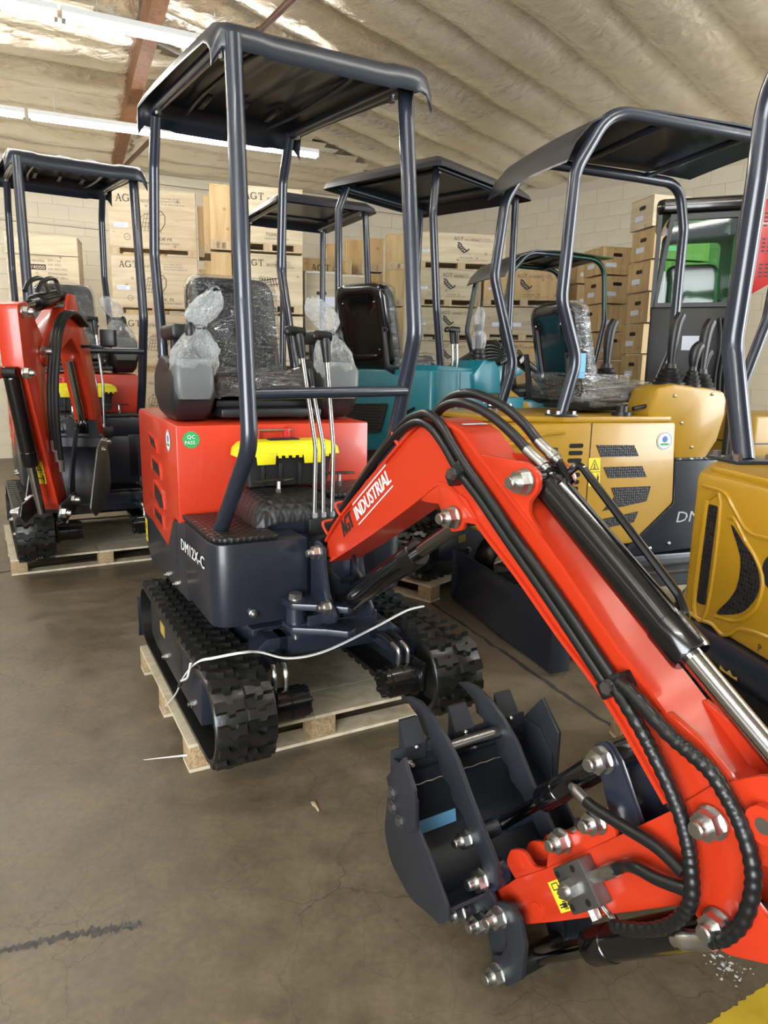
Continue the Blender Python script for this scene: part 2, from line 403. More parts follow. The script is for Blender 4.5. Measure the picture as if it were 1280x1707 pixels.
# ================================================================== the hall
def floor_mat():
    m, nt, b = _bsdf('worn_concrete'); L = nt.links.new
    tc = nt.nodes.new('ShaderNodeTexCoord')
    def noise_(scale, det=6, dist=0.0, rough=.6):
        n = nt.nodes.new('ShaderNodeTexNoise'); n.inputs['Scale'].default_value = scale; n.inputs['Detail'].default_value = det; n.inputs['Distortion'].default_value = dist; n.inputs['Roughness'].default_value = rough
        L(tc.outputs['Object'], n.inputs['Vector']); return n
    def mrange(src, a, b_, c0, c1):
        r = nt.nodes.new('ShaderNodeMapRange'); r.inputs[1].default_value = a; r.inputs[2].default_value = b_; r.inputs[3].default_value = c0; r.inputs[4].default_value = c1; L(src, r.inputs[0]); return r.outputs[0]
    n1 = noise_(.9, 8, .4); n2 = noise_(7, 8); n3 = noise_(45, 4)
    r = nt.nodes.new('ShaderNodeValToRGB'); e = r.color_ramp.elements
    e[0].position = .34; e[0].color = (.100, .078, .048, 1); e[1].position = .68; e[1].color = (.192, .152, .098, 1)
    L(n1.outputs['Fac'], r.inputs[0])
    def mix(fac, a, b_, mode='MIX'):
        x = nt.nodes.new('ShaderNodeMix'); x.data_type = 'RGBA'; x.blend_type = mode
        if isinstance(fac, float): x.inputs[0].default_value = fac
        else: L(fac, x.inputs[0])
        L(a, x.inputs[6])
        if isinstance(b_, tuple): x.inputs[7].default_value = b_
        else: L(b_, x.inputs[7])
        return x.outputs[2]
    g2 = nt.nodes.new('ShaderNodeCombineColor'); v2 = mrange(n2.outputs['Fac'], .3, .7, .72, 1.22)
    for i in range(3): L(v2, g2.inputs[i])
    col = mix(1.0, r.outputs[0], g2.outputs[0], 'MULTIPLY')
    g3 = nt.nodes.new('ShaderNodeCombineColor'); v3 = mrange(n3.outputs['Fac'], .3, .7, .86, 1.14)
    for i in range(3): L(v3, g3.inputs[i])
    col = mix(1.0, col, g3.outputs[0], 'MULTIPLY')
    # crazing cracks: cell borders of warped voronoi, broken up by noise
    for sc, w, amt, seed in ((6.5, .0070, .5, 0), (1.7, .0028, .5, 9)):
        mp = nt.nodes.new('ShaderNodeMapping'); mp.inputs['Location'].default_value = (seed, seed * .7, 0); L(tc.outputs['Object'], mp.inputs[0])
        nn = nt.nodes.new('ShaderNodeTexNoise'); nn.inputs['Scale'].default_value = sc * 1.4; nn.inputs['Detail'].default_value = 5; L(mp.outputs[0], nn.inputs['Vector'])
        ad = nt.nodes.new('ShaderNodeVectorMath'); ad.operation = 'MULTIPLY_ADD'; ad.inputs[1].default_value = (.28 / sc * 2,) * 3; L(nn.outputs['Color'], ad.inputs[0]); L(mp.outputs[0], ad.inputs[2])
        vo = nt.nodes.new('ShaderNodeTexVoronoi'); vo.feature = 'DISTANCE_TO_EDGE'; vo.inputs['Scale'].default_value = sc; L(ad.outputs[0], vo.inputs['Vector'])
        ck = mrange(vo.outputs['Distance'], w * .4, w * 1.4, 1, 0)
        msk = mrange(noise_(.8 + seed * .03, 3).outputs['Fac'], .42, .56, 0, amt)
        mu = nt.nodes.new('ShaderNodeMath'); mu.operation = 'MULTIPLY'; L(ck, mu.inputs[0]); L(msk, mu.inputs[1])
        col = mix(mu.outputs[0], col, (.035, .028, .022, 1))
    # dark drips and pale scuffs
    st = mrange(noise_(2.3, 3, .5).outputs['Fac'], .68, .74, 0, .45); col = mix(st, col, (.045, .042, .042, 1))
    sp = mrange(noise_(3.1, 7, .5).outputs['Fac'], .69, .76, 0, .28); col = mix(sp, col, (.30, .27, .23, 1))
    L(col, b.inputs['Base Color'])
    rr = mrange(n2.outputs['Fac'], .3, .7, .34, .56); L(rr, b.inputs['Roughness'])
    b.inputs['Specular IOR Level'].default_value = .45
    bp = nt.nodes.new('ShaderNodeBump'); bp.inputs['Strength'].default_value = .10; bp.inputs['Distance'].default_value = .006; L(n3.outputs['Fac'], bp.inputs['Height']); L(bp.outputs[0], b.inputs['Normal'])
    return m
FLOORM = floor_mat()
CRN = Vector((.59, 13.52, 0))                       # the visible room corner
DB = Vector((math.cos(R(26.5)), math.sin(R(26.5)), 0))   # along the back wall
DR = Vector((math.cos(R(-44)), math.sin(R(-44)), 0))     # along the skewed right wall
WALLH = 4.25
BL = CRN - DB * 11.5; RE = CRN + DR * 13.0
NB = Vector((DB.y, -DB.x, 0)); NR = Vector((-DR.y, DR.x, 0)) * -1      # into the room
fl = [tuple(p) for p in (BL + Vector((0, 0, 0)), CRN, RE, RE + Vector((.4, -9.5, 0)), (-11.5, -6.2, 0))]
g = G(); g._add([(p[0], p[1], 0) for p in fl], [tuple(range(5))]); g._add([(p[0], p[1], -.12) for p in fl], [tuple(range(5))])
tag(g.done('floor', FLOORM, None, 0), kind='structure')
WALLP = mat('painted_block', (.70, .62, .47), .62, bump=.12, bscale=70, var=.04, vscale=3)
MORTAR = mat('painted_joint', (.60, .53, .40), .7)
def block_wall(name, o, d, nrm, u0, u1, h, zvis, uvis):
    """painted concrete block wall: recessed backing, every block in sight its own piece"""
    mxw = Matrix.Identity(4)
    for i, c_ in enumerate((d, -nrm, Vector((0, 0, 1)))):
        for j in range(3): mxw[j][i] = c_[j]
    for j in range(3): mxw[j][3] = o[j]
    g = G(mxw); g.box(u0, u1, .002, .2, 0, h + .35); w = tag(g.done(name, MORTAR, None, 0), kind='structure')
    b = G(); b.box(-.2005, .2005, -.005, .03, -.0995, .0995, .003); proto = b.done('wall_block', WALLP, None, 0); me = proto.data; bpy.data.objects.remove(proto)
    rest = G(mxw); bh, bw = .203, .406
    k = 0
    for r in range(int(h / bh)):
        z = (r + .5) * bh
        for i in range(int((u1 - u0) / bw) + 1):
            u = u0 + (i + .5 + .5 * (r % 2)) * bw
            if u > u1: continue
            if uvis[0] <= u <= uvis[1] and zvis[0] <= z <= zvis[1] and k < 300:
                ob = bpy.data.objects.new('wall_block', me); COL.objects.link(ob); ob.parent = w; ob.matrix_local = mxw @ Matrix.Translation((u, 0, z)); k += 1
            else: rest.box(u - .2005, min(u + .2005, u1), -.005, .01, z - .0995, z + .0995)
    ro = rest.done('wall_blocks', WALLP, w, 0); ro['kind'] = 'stuff'
    return w
wall_back = block_wall('wall_back', CRN, -DB, NB, 0, 11.5, WALLH, (2.3, 4.25), (0, 10.5))
wall_right = block_wall('wall_right', CRN, DR, NR, 0, 7.6, WALLH, (2.5, 4.25), (0, 7.0))
# outer walls with the door openings, out of sight: left wall, front wall with roll-up door
FW = mat('plain_wall', (.62, .55, .43), .7)
def plain(name, a, b, z0=0, z1=WALLH, t=.15):
    a, b = Vector((*a, 0)), Vector((*b, 0)); d = (b - a).normalized(); n = Vector((d.y, -d.x, 0)) * t
    g = G(); g._add([a + Vector((0, 0, z0)), b + Vector((0, 0, z0)), b + n + Vector((0, 0, z0)), a + n + Vector((0, 0, z0)), a + Vector((0, 0, z1)), b + Vector((0, 0, z1)), b + n + Vector((0, 0, z1)), a + n + Vector((0, 0, z1))],
                   [(0, 1, 2, 3), (4, 7, 6, 5), (0, 4, 5, 1), (1, 5, 6, 2), (2, 6, 7, 3), (3, 7, 4, 0)]); return tag(g.done(name, FW, None, 0), kind='structure')
plain('wall_left', (BL.x, BL.y), (-11.5, -6.2), z1=4.6)
plain('wall_front', (-11.5, -6.2), (-5.2, -6.2), z1=4.6); plain('wall_front.001', (.6, -6.2), (10.3, -5.2), z1=4.6); plain('wall_front.002', (-5.2, -6.2), (.6, -6.2), 3.7, 4.6)
E1 = CRN + DR * 7.6; E2 = CRN + DR * 11.2
plain('wall_right.001', (E2.x, E2.y), (RE.x, RE.y)); plain('wall_right.002', (E1.x, E1.y), (E2.x, E2.y), 3.6, WALLH); plain('wall_right.003', (RE.x, RE.y), (10.3, -5.2))
# ---- roof lining: foil insulation, slung between the purlins
def foil_mat():
    m, nt, b = _bsdf('foil_insulation'); L = nt.links.new
    b.inputs['Metallic'].default_value = .76
    tc = nt.nodes.new('ShaderNodeTexCoord')
    def nz(s, d, dist=0.):
        n = nt.nodes.new('ShaderNodeTexNoise'); n.inputs['Scale'].default_value = s; n.inputs['Detail'].default_value = d; n.inputs['Distortion'].default_value = dist; L(tc.outputs['Object'], n.inputs['Vector']); return n
    r = nt.nodes.new('ShaderNodeValToRGB'); e = r.color_ramp.elements; e[0].position = .3; e[0].color = (.72, .63, .48, 1); e[1].position = .7; e[1].color = (.92, .87, .78, 1)
    L(nz(.7, 5).outputs['Fac'], r.inputs[0]); L(r.outputs[0], b.inputs['Base Color'])
    b.inputs['Roughness'].default_value = .22
    v = nt.nodes.new('ShaderNodeTexVoronoi'); v.inputs['Scale'].default_value = 42; v.inputs['Randomness'].default_value = .15; L(tc.outputs['Object'], v.inputs['Vector'])
    n1 = nz(6.5, 8, .6)
    mp = nt.nodes.new('ShaderNodeMapRange'); mp.inputs[1].default_value = 0; mp.inputs[2].default_value = 1; mp.inputs[3].default_value = 0; mp.inputs[4].default_value = .05; L(v.outputs['Distance'], mp.inputs[0])
    ad = nt.nodes.new('ShaderNodeMath'); ad.operation = 'ADD'; L(mp.outputs[0], ad.inputs[0]); L(n1.outputs['Fac'], ad.inputs[1])
    bp = nt.nodes.new('ShaderNodeBump'); bp.inputs['Strength'].default_value = .45; bp.inputs['Distance'].default_value = .05; L(ad.outputs[0], bp.inputs['Height']); L(bp.outputs[0], b.inputs['Normal']); return m
FOIL = foil_mat()
def foil_sheet(name, o, du, dv, nu, nv, lu, lv, zf, fold, off):
    """grid spanned from o along du (across the folds) and dv (along them)"""
    vs, fs = [], []
    for i in range(nu + 1):
        for j in range(nv + 1):
            u, v = lu * i / nu, lv * j / nv; p = o + du * u + dv * v
            s = abs(math.sin(math.pi * (u + off) / fold)) ** .42
            z = zf(p) - (.11 if fold < .64 else .16) * s + .03 * (noise.noise(Vector((p.x * .9, p.y * .9, 3.1)))) + .020 * noise.noise(Vector((p.x * 2.7, p.y * 2.7, 8.0)))
            vs.append((p.x, p.y, z))
    for i in range(nu):
        for j in range(nv): fs.append((i * (nv + 1) + j, (i + 1) * (nv + 1) + j, (i + 1) * (nv + 1) + j + 1, i * (nv + 1) + j + 1))
    return vs, fs
HIP = Vector((-.55, -1, 0)).normalized()            # where the two slopes meet, from the corner towards the viewer
def side_of(p): q = Vector((p[0], p[1], 0)) - CRN; return HIP.x * q.y - HIP.y * q.x      # <0: left slope
def zleft(p): t = (Vector((p.x, p.y, 0)) - CRN).dot(NB); return 4.34 + .06 * max(t, -.5)
def zright(p): t = (Vector((p.x, p.y, 0)) - CRN).dot(NR); return 4.34 + .06 * max(t, -.5)
def ceil(name, o, du, dv, lu, lv, zf, fold, off, keep):
    vs, fs = foil_sheet(name, o, du, dv, int(lu / .11), int(lv / .22), lu, lv, zf, fold, off)
    fs = [f for f in fs if keep(vs[f[0]])]
    g = G(); g._add(vs, fs); bmesh.ops.delete(g.bm, geom=[v for v in g.bm.verts if not v.link_faces], context='VERTS')
    return tag(g.done(name, FOIL, None, 80), kind='structure')
k_hip = lambda p: side_of(p)
ref = 1 if side_of(BL) > 0 else -1
ceil('ceiling', BL - DB * .5 - NB * .1, NB, DB, 21, 17, zleft, .62, 0.0, lambda p: side_of(p) * ref > -.12 and p[1] > -6.6)
ceil('ceiling.001', CRN - NR * .1 - DR * 6.0, DR, NR, 20, 14, zright, .66, .3, lambda p: side_of(p) * ref < .12)
# roof deck above the foil keeps the daylight out
g = G(); g._add([(-14, -8, 6.1), (14, -8, 6.1), (14, 18, 6.1), (-14, 18, 6.1)], [(0, 1, 2, 3)]); tag(g.done('roof', FW, None, 0), kind='structure')
# glulam beam along the depth of the hall, brace struts
def obox(g, a, b, w, h, upv=Vector((0, 0, 1))):
    a, b = Vector(a), Vector(b); d = (b - a).normalized(); s = d.cross(upv).normalized() * w / 2; u = s.cross(d).normalized() * h / 2
    vs = [P + s * i + u * j for P in (a, b) for i, j in ((-1, -1), (1, -1), (1, 1), (-1, 1))]
    return g._add(vs, [(3, 2, 1, 0), (4, 5, 6, 7), (0, 1, 5, 4), (1, 2, 6, 5), (2, 3, 7, 6), (3, 0, 4, 7)])
FOILZ = 0
nb_far, nb_near = Vector((-3.98, 11.0, 4.33)), Vector((-.15, 2.6, 4.50))
g = G(); obox(g, nb_far, nb_near, .13, .26); tag(g.done('ceiling_beam', GLULAM, None, 0), kind='structure')
RUST = mat('red_oxide_pipe', (.14, .06, .04), .5)
g = G(); g.cyl((-3.88, 10.98, 4.20), (-.45, 5.6, 4.20), .028, 10); g.cyl((-1.19, 6.76, 4.20), (-1.13, 6.67, 4.20), .04, 10); g.cyl((-2.9, 9.44, 4.20), (-2.86, 9.38, 4.20), .036, 10); tag(g.done('ceiling_brace', RUST, None), kind='structure')
g = G(); tw = CRN + NB * .02
obox(g, CRN - DB * 11 + NB * .05 + Vector((0, 0, 4.12)), CRN + NB * .05 + Vector((0, 0, 4.12)), .05, .05); tag(g.done('trim_1', FW, None, 0), kind='structure')
g = G(); obox(g, CRN - DB * 11 + NB * .03 + Vector((0, 0, 3.42)), CRN - DB * 3.6 + NB * .03 + Vector((0, 0, 3.36)), .03, .03); tag(g.done('trim_2', FW, None, 0), kind='structure')
TUBE = mat('lit_tube', (1.0, .97, .90), .4, emit=34.0)
HOUS = mat('white_enamel', (.78, .78, .76), .4)
def strip_light(a, b, label, hangers=True):
    a, b = Vector(a), Vector(b); d = (b - a).normalized(); s = Vector((-d.y, d.x, 0)); L = (b - a).length
    root = tag(empty('strip_light', a), label, 'ceiling light', 'fluorescent strip lights')
    g = G(); o = Vector((0, 0, 0))
    sec = [(-.055, 0), (-.035, .05), (.035, .05), (.055, 0)]
    g.loft([[d * t + s * p[0] + Vector((0, 0, p[1])) for p in sec] for t in (0, L)]); g.done('housing', HOUS, root, 0)
    for x in (-.028, .028):
        G().cyl(d * .03 + s * x + Vector((0, 0, -.022)), d * (L - .03) + s * x + Vector((0, 0, -.022)), .0165, 10).done('tube', TUBE, root)
    for t in (.012, L - .012):
        g = G(); obox(g, d * (t - .012) + Vector((0, 0, -.02)), d * (t + .012) + Vector((0, 0, -.02)), .085, .05); g.done('lamp_holder', HOUS, root, 0)
    if hangers:
        for t in (.25, L - .25):
            g = G(); zz = .05
            while zz < .24:
                p = d * t + Vector((0, 0, zz)); g.tube([p + (d if int(zz / .026) % 2 else s) * .006 * math.cos(R(q)) + Vector((0, 0, .016 * math.sin(R(q)))) for q in range(0, 360, 60)], .0016, 4, 1, closed=True); zz += .026
            g.done('chain', ZINC, root)
    return root
dl = Vector((3.14, 1.313, 0)).normalized()
e1 = Vector((-.873, 9.176, 3.93)); strip_light(e1 - dl * 3.14, e1, 'lit fluorescent strip light hanging farther back, its bare end in view'); strip_light(e1 - dl * 5.62, e1 - dl * 3.17, 'lit fluorescent strip continuing the far row past the wooden beam at left')
e2 = Vector((-1.20, 6.40, 3.93)); dl2 = Vector((1.263, .604, 0)).normalized(); strip_light(e2 - dl2 * 1.38, e2, 'lit fluorescent strip light of the near row, running behind the front canopy'); strip_light(e2 - dl2 * 3.85, e2 - dl2 * 1.41, 'lit fluorescent strip of the near row in the top left corner')
# further strips out of view, added for more overhead light in the hall
for i, p in enumerate(((1.5, 1.9), (-2.4, 1.4), (5.2, 4.4), (-6.2, 4.0), (-.4, -1.8))):
    a = Vector((p[0], p[1], 4.05)); strip_light(a - dl * 1.22, a + dl * 1.22, ['lit fluorescent strip above the yellow machines, out of the picture', 'lit fluorescent strip above the photographer', 'lit fluorescent strip near the side door, out of the picture', 'lit fluorescent strip over the left aisle, out of the picture', 'lit fluorescent strip near the front door, out of the picture'][i], False)
# ---- marks on the floor
JOINT = mat('floor_joint', (.022, .019, .016), .8)
def on_floor(name, pts, w, m, label_kind='structure', z=.0008, jit=.0):
    g = G(); rnd = random.Random(len(pts) + int(w * 1000)); P = [Vector((*p, z)) for p in pts]; N = 40; path = []
    for i in range(len(P) - 1):
        for k in range(N): path.append(P[i].lerp(P[i + 1], k / N))
    path.append(P[-1]); rows = []
    for i, p in enumerate(path):
        d = (path[min(i + 1, len(path) - 1)] - path[max(i - 1, 0)]).normalized(); s = Vector((-d.y, d.x, 0)); a = w / 2 * (1 + rnd.uniform(-jit, jit)); b = w / 2 * (1 + rnd.uniform(-jit, jit)); q = rnd.uniform(-jit, jit) * w * .4
        rows.append((p + s * (a + q), p - s * (b - q)))
    for i in range(len(rows) - 1): g.quad(rows[i][0], rows[i][1], rows[i + 1][1], rows[i + 1][0])
    o = g.done(name, m, None, 0); o['kind'] = label_kind; return o
on_floor('floor_joint', [(-.35, 5.65), (.203, 4.342), (.922, 2.641), (1.3, 1.75)], .022, JOINT, jit=.5)
on_floor('floor_joint', [(-4.6, 2.74), (-2.6, 4.579), (-1.836, 5.282), (-.6, 6.42)], .03, JOINT, jit=.3)
on_floor('floor_tape_mark', [(-.95, 1.435), (-.775, 1.504), (-.60, 1.546)], .022, mat('tape_residue', (.05, .045, .042), .6, var=.5, vscale=60), jit=.7)
on_floor('floor_line', [(.55, 1.145), (.751, 1.259), (1.10, 1.457)], .075, FLYEL, jit=.07)
# pale paint flecks trodden into the floor by the yellow line
g = G(); rnd = random.Random(5)
for k in range(70):
    x, y = .845 + rnd.gauss(0, .022), 1.445 + rnd.gauss(0, .03); r_ = rnd.uniform(.001, .0035) * (2.6 if rnd.random() < .2 else 1)
    a0 = rnd.uniform(0, 6.28); g._add([(x + r_ * rnd.uniform(.5, 1.3) * math.cos(a0 + i * 1.256), y + r_ * rnd.uniform(.5, 1.3) * math.sin(a0 + i * 1.256), .0011) for i in range(5)], [(0, 1, 2, 3, 4)])
o = g.done('paint_flecks', WHITE, None, 0); tag(o, 'pale paint flecks scattered on the floor by the yellow line', 'paint flecks', kind='stuff')
# ================================================================== mini excavator carrier
# local frame: x to the viewer's right, -y the way the machine faces, z up from the floor
_lug_cache = {}
def rubber_track(root, x0, x1, yf=-.55, yr=.53, zc=.275, r=.147, pitch=.0705, flip=1, lugs=True):
    """endless rubber belt round two wheels, with chevron lugs as sub-parts"""
    L = yr - yf; n1 = max(2, int(L / .06)); pts = []
    for i in range(14): a = R(90 - i * 180 / 13); pts.append((yr + r * math.cos(a), zc + r * math.sin(a)))
    for i in range(1, n1): pts.append((yr - L * i / n1, zc - r - .004 * math.sin(math.pi * i / n1)))
    for i in range(14): a = R(-90 - i * 180 / 13); pts.append((yf + r * math.cos(a), zc + r * math.sin(a)))
    for i in range(1, n1): pts.append((yf + L * i / n1, zc + r - .012 * math.sin(math.pi * i / n1)))
    cy, cz = (yf + yr) / 2, zc
    def inn(p, t):
        # inset towards the centre line
        y = min(max(p[0], yf), yr); d = Vector((p[0] - y, p[1] - zc)); k = (d.length - t) / d.length
        return (y + d.x * k, zc + d.y * k)
    g = G(); n = len(pts); rings = []
    for i in range(n):
        o = pts[i]; q = inn(o, .022); e = inn(o, .006)
        rings.append([(x0, e[0], e[1]), (x0 + .008, o[0], o[1]), (x1 - .008, o[0], o[1]), (x1, e[0], e[1]), (x1, q[0], q[1]), (x0, q[0], q[1])])
    rings.append(rings[0]); g.loft(rings, cap=False)
    bmesh.ops.remove_doubles(g.bm, verts=g.bm.verts, dist=1e-5)
    belt = g.done('rubber_track', TREAD, root, 50)
    if not lugs: return belt
    w = x1 - x0
    key = (round(w, 3))
    if key not in _lug_cache:
        h = .015
        def lug(sgn):
            a = G(); W = w * .46
            outline = [(0, -.013), (W * .34, -.013), (W * .42, -.024), (W * .62, -.024), (W * .68, -.014), (W, -.014), (W, .016), (W * .7, .016), (W * .62, .006), (W * .4, .006), (W * .34, .018), (0, .018)]
            lo = [Vector((sgn * (p[0] - W * .5) * 1.0, p[1] * 1.30, -.004)) for p in outline]; hi = [Vector((sgn * (p[0] - W * .5) * .94, p[1] * 1.05, h)) for p in outline]
            a.loft([lo, hi]); return a
        meshes = []
        for sgn in (1, -1):
            o = lug(sgn).done('tread_lug', TREAD, None, 30); meshes.append(o.data); bpy.data.objects.remove(o)
        _lug_cache[key] = meshes
    ms = _lug_cache[key]
    # arc-length walk
    per = []; tot = 0
    for i in range(n):
        a = Vector(pts[i]); b = Vector(pts[(i + 1) % n]); per.append((tot, a, b)); tot += (b - a).length
    cnt = int(tot / pitch)
    for k in range(cnt):
        for side, m in ((0, ms[0]), (1, ms[1])):
            s = ((k + .5 * side) / cnt) * tot
            for t0, a, b in per:
                if t0 <= s <= t0 + (b - a).length + 1e-9:
                    d = (b - a).normalized(); p = a + d * (s - t0); break
            nrm = Vector((-d.y, d.x)) ; c = Vector((p.x - min(max(p.x, yf), yr), p.y - zc))
            if nrm.dot(c) < 0: nrm = -nrm
            X = Vector((1, 0, 0)); Z = Vector((0, nrm.x, nrm.y)); Y = Z.cross(X)
            mx = Matrix.Identity(4)
            xc = x0 + w * (.255 if side == 0 else .745)
            for i, col in enumerate((X, Y, Z)):
                for j in range(3): mx[j][i] = col[j]
            mx[0][3], mx[1][3], mx[2][3] = xc, p.x, p.y
            o = bpy.data.objects.new('tread_lug', m); COL.objects.link(o); o.parent = belt; o.matrix_local = mx
    return belt

def undercarriage(root, lugs=True, blade=True, side_mat=None):
    side_mat = side_mat or NAVY
    for sg in (-1, 1):
        xo, xi = sg * .5, sg * .3
        a, b = min(xo, xi), max(xo, xi)
        rubber_track(root, a, b, lugs=lugs)
        # side plate of the track frame, with its square window
        px0, px1 = (xo - sg * .014, xo - sg * .15)
        out = [(-.44, .195), (-.44, .395), (.36, .40), (.46, .36), (.46, .22), (.36, .195)]
        g = G(); g.prism(out, 'x', px0, px1, .004); fr = g.done('track_frame', side_mat, root)
        G().box(px0 + sg * .0015, px0 - sg * .004, -.165, -.085, .265, .355).done('frame_window', BLACK, fr)
        G().box(px0 + sg * .0015, px0 - sg * .002, .16, .24, .30, .35).done('frame_sticker', GOLDP, fr, 0)
        g = G()
        for y in (-.34, .12): g.nut((px0, y, .235), (sg, 0, 0), .013, .012)
        g.split('frame_bolt', ZINC, fr)
        # sprocket and idler
        for y, nm in ((-.55, 'sprocket'), (.53, 'idler_wheel')):
            g = G(); g.cyl((xo - sg * .05, y, .272), (xi + sg * .05, y, .272), .105, 24); g.cyl((xo - sg * .04, y, .272), (xo - sg * .05, y, .272), .05, 16)
            for k in range(8):
                t = R(45 * k); g.cyl((xo - sg * .042, y + .075 * math.cos(t), .272 + .075 * math.sin(t)), (xo - sg * .05, y + .075 * math.cos(t), .272 + .075 * math.sin(t)), .011, 8)
            g.done(nm, BLACK, root)
        # travel motor on the inner side
        g = G(); mx0 = xi - sg * .005; d = -sg; y, z = -.555, .272
        g.lathe((mx0, y, z), (d, 0, 0), [(0, .07), (.022, .07), (.023, .058), (.07, .058), (.072, .0555), (.076, .0555), (.078, .059), (.125, .059), (.128, .054), (.145, .054)], 24)
        mo = g.done('travel_motor', BLACKG, root)
        g = G()
        for k in range(7):
            t = R(51.4 * k); g.cyl((mx0 + d * .138, y + .045 * math.cos(t), z + .045 * math.sin(t)), (mx0 + d * .152, y + .045 * math.cos(t), z + .045 * math.sin(t)), .009, 6)
        g.split('motor_bolt', BLACK, mo)
        g = G(); g.box(min(mx0, mx0 + d * .02), max(mx0, mx0 + d * .02), y - .075, y + .075, z - .03, z + .085, .006); g.done('motor_flange', BLACKG, mo)
        for k in (0, 1):
            bx = mx0 + d * (.035 + .04 * k)
            G().tube([(bx, y + .01, z + .055), (bx, y + .012, z + .105), (bx + d * .008, y + .05, z + .125)], .009, 8).done('elbow_fitting', ZINC, mo)
            G().tube([(bx + d * .008, y + .05, z + .125), (bx + d * .015, y + .12, z + .135), (bx + d * .05, y + .25, z + .12), (0, y + .42, z + .12)], .0135, 8).done('motor_hose', HOSE, mo)
    g = G()
    g.prism([(-.26, -.30), (.26, -.30), (.30, .30), (-.30, .30)], 'z', .34, .46, .01)
    g.box(-.36, .36, -.335, -.265, .335, .40, .006)
    g.box(-.36, .36, .20, .27, .30, .37, .006)
    g.prism([(-.36, .30), (-.28, .30), (-.16, .40), (-.16, .46), (-.24, .46), (-.36, .36)], 'y', -.42, -.32, .005)
    g.prism([(.36, .30), (.28, .30), (.16, .40), (.16, .46), (.24, .46), (.36, .36)], 'y', -.42, -.32, .005)
    g.box(-.2, .2, -.42, -.33, .385, .46, .005)
    g.done('undercarriage_frame', NAVYF, root)
    g = G(); g.cyl((0, .05, .45), (0, .05, .52), .24, 32); g.done('slew_ring', BLACK, root)
    if blade:
        g = G(); prof = [(.72, .115), (.70, .17), (.70, .24), (.72, .31), (.732, .31), (.715, .24), (.715, .17), (.735, .115)]
        g.prism(prof, 'x', -.505, .505); b = g.done('dozer_blade', NAVY, root)
        g = G()
        for x in (-.2, .2): G().box(x - .02, x + .02, .28, .705, .20, .25, .004).done('blade_arm', NAVY, b)

def canopy_main(root, mats, fy=0.0):
    """four bent posts, tie bar, moulded roof"""
    rail = G
    p = {}
    G().bend([(-.36, -.255, .81), (-.338, -.575, 1.16), (-.332, -.52, 1.60), (-.33, -.47, 2.33)], .0265, .12, 14).done('canopy_post', mats, root)
    G().bend([(.30, -.12, .81), (.283, -.36, 1.13), (.283, -.50, 1.52), (.285, -.39, 2.345)], .0265, .12, 14).done('canopy_post', mats, root)
    G().bend([(-.33, .70, 1.18), (-.333, .72, 1.50), (-.33, .83, 1.89), (-.328, .76, 2.26), (-.326, .68, 2.44)], .0225, .10, 14).done('canopy_post', mats, root)
    G().bend([(.285, .60, 1.18), (.283, .66, 1.42), (.281, .83, 1.88), (.281, .79, 2.28), (.281, .68, 2.47)], .0225, .10, 14).done('canopy_post', mats, root)
    G().cyl((-.335, -.555, 1.318), (.281, -.445, 1.325), .0185, 14).done('tie_bar', mats, root)
    for (x, y) in ((-.36, -.255), (.30, -.12)):
        G().box(x - .05, x + .05, y - .05, y + .05, .815, .824, .003).done('post_foot', mats, root)
    # roof: moulded sheet with rolled front and rear edges
    prof = [(.775, 2.425), (.782, 2.46), (.77, 2.505), (.735, 2.528), (.5, 2.505), (.2, 2.468), (-.1, 2.43), (-.38, 2.39), (-.45, 2.372), (-.485, 2.345), (-.492, 2.30)]
    rings = []
    N = 26
    for k in range(N + 1):
        t = k / N; x = -.392 + .742 * t; e = min(t, 1 - t) * .742
        dz = -.045 * max(0, 1 - e / .03) ** 2 - (.006 if .2 < t < .8 else 0)
        bump = .012 if (.36 < t < .44 or .56 < t < .64) else 0
        row = []
        for i, q in enumerate(prof):
            cr = max(0, 1 - e / .06)
            yy = q[0] + (-.03 * cr if i < 3 else .03 * cr if i > 7 else 0)
            row.append((x, yy, q[1] + dz + bump * (1 if 3 < i < 8 else 0)))
        rings.append(row)
    g = G(); g.loft(rings, cap=False, closed=False)
    low = [[(p_[0], p_[1] * .985, p_[2] - .011) for p_ in row] for row in rings]
    g.loft(low, cap=False, closed=False)
    for a, b in ((rings[0], low[0]), (rings[-1], low[-1]), ([r_[0] for r_ in rings], [r_[0] for r_ in low]), ([r_[-1] for r_ in rings], [r_[-1] for r_ in low])):
        for i in range(len(a) - 1): g.quad(a[i], a[i + 1], b[i + 1], b[i])
    bmesh.ops.remove_doubles(g.bm, verts=g.bm.verts, dist=1e-5)
    roof = g.done('canopy_roof', CANOPY, root, 50)
    # rails that carry the roof, and cross ribs
    for x in (-.33, .283):
        G().cyl((x, -.465, 2.335), (x, .685, 2.462), .021, 12).done('roof_rail', mats, root)
    G().tube([(-.20, .66, 2.462), (-.22, .3, 2.43), (-.20, -.22, 2.385), (-.14, -.30, 2.378), (.10, -.29, 2.378), (.16, -.22, 2.385), (.18, .3, 2.43), (.16, .66, 2.462)], .009, 6, 5).done('roof_stiffener', CANOPY, roof)
    for x in (-.17, -.02, .12): G().box(x - .012, x + .012, .38, .55, 2.452, 2.462, .003).done('roof_rib', CANOPY, roof)
    for x, y, z in ((-.33, -.37, 2.31), (.283, -.30, 2.32), (-.33, .60, 2.43), (.283, .60, 2.43)):
        g = G(); g.cyl((x, y, z), (x, y, z + .03), .008, 8); g.cyl((x, y, z - .008), (x, y, z + .004), .014, 6); g.done('roof_bolt', ZINC, roof)

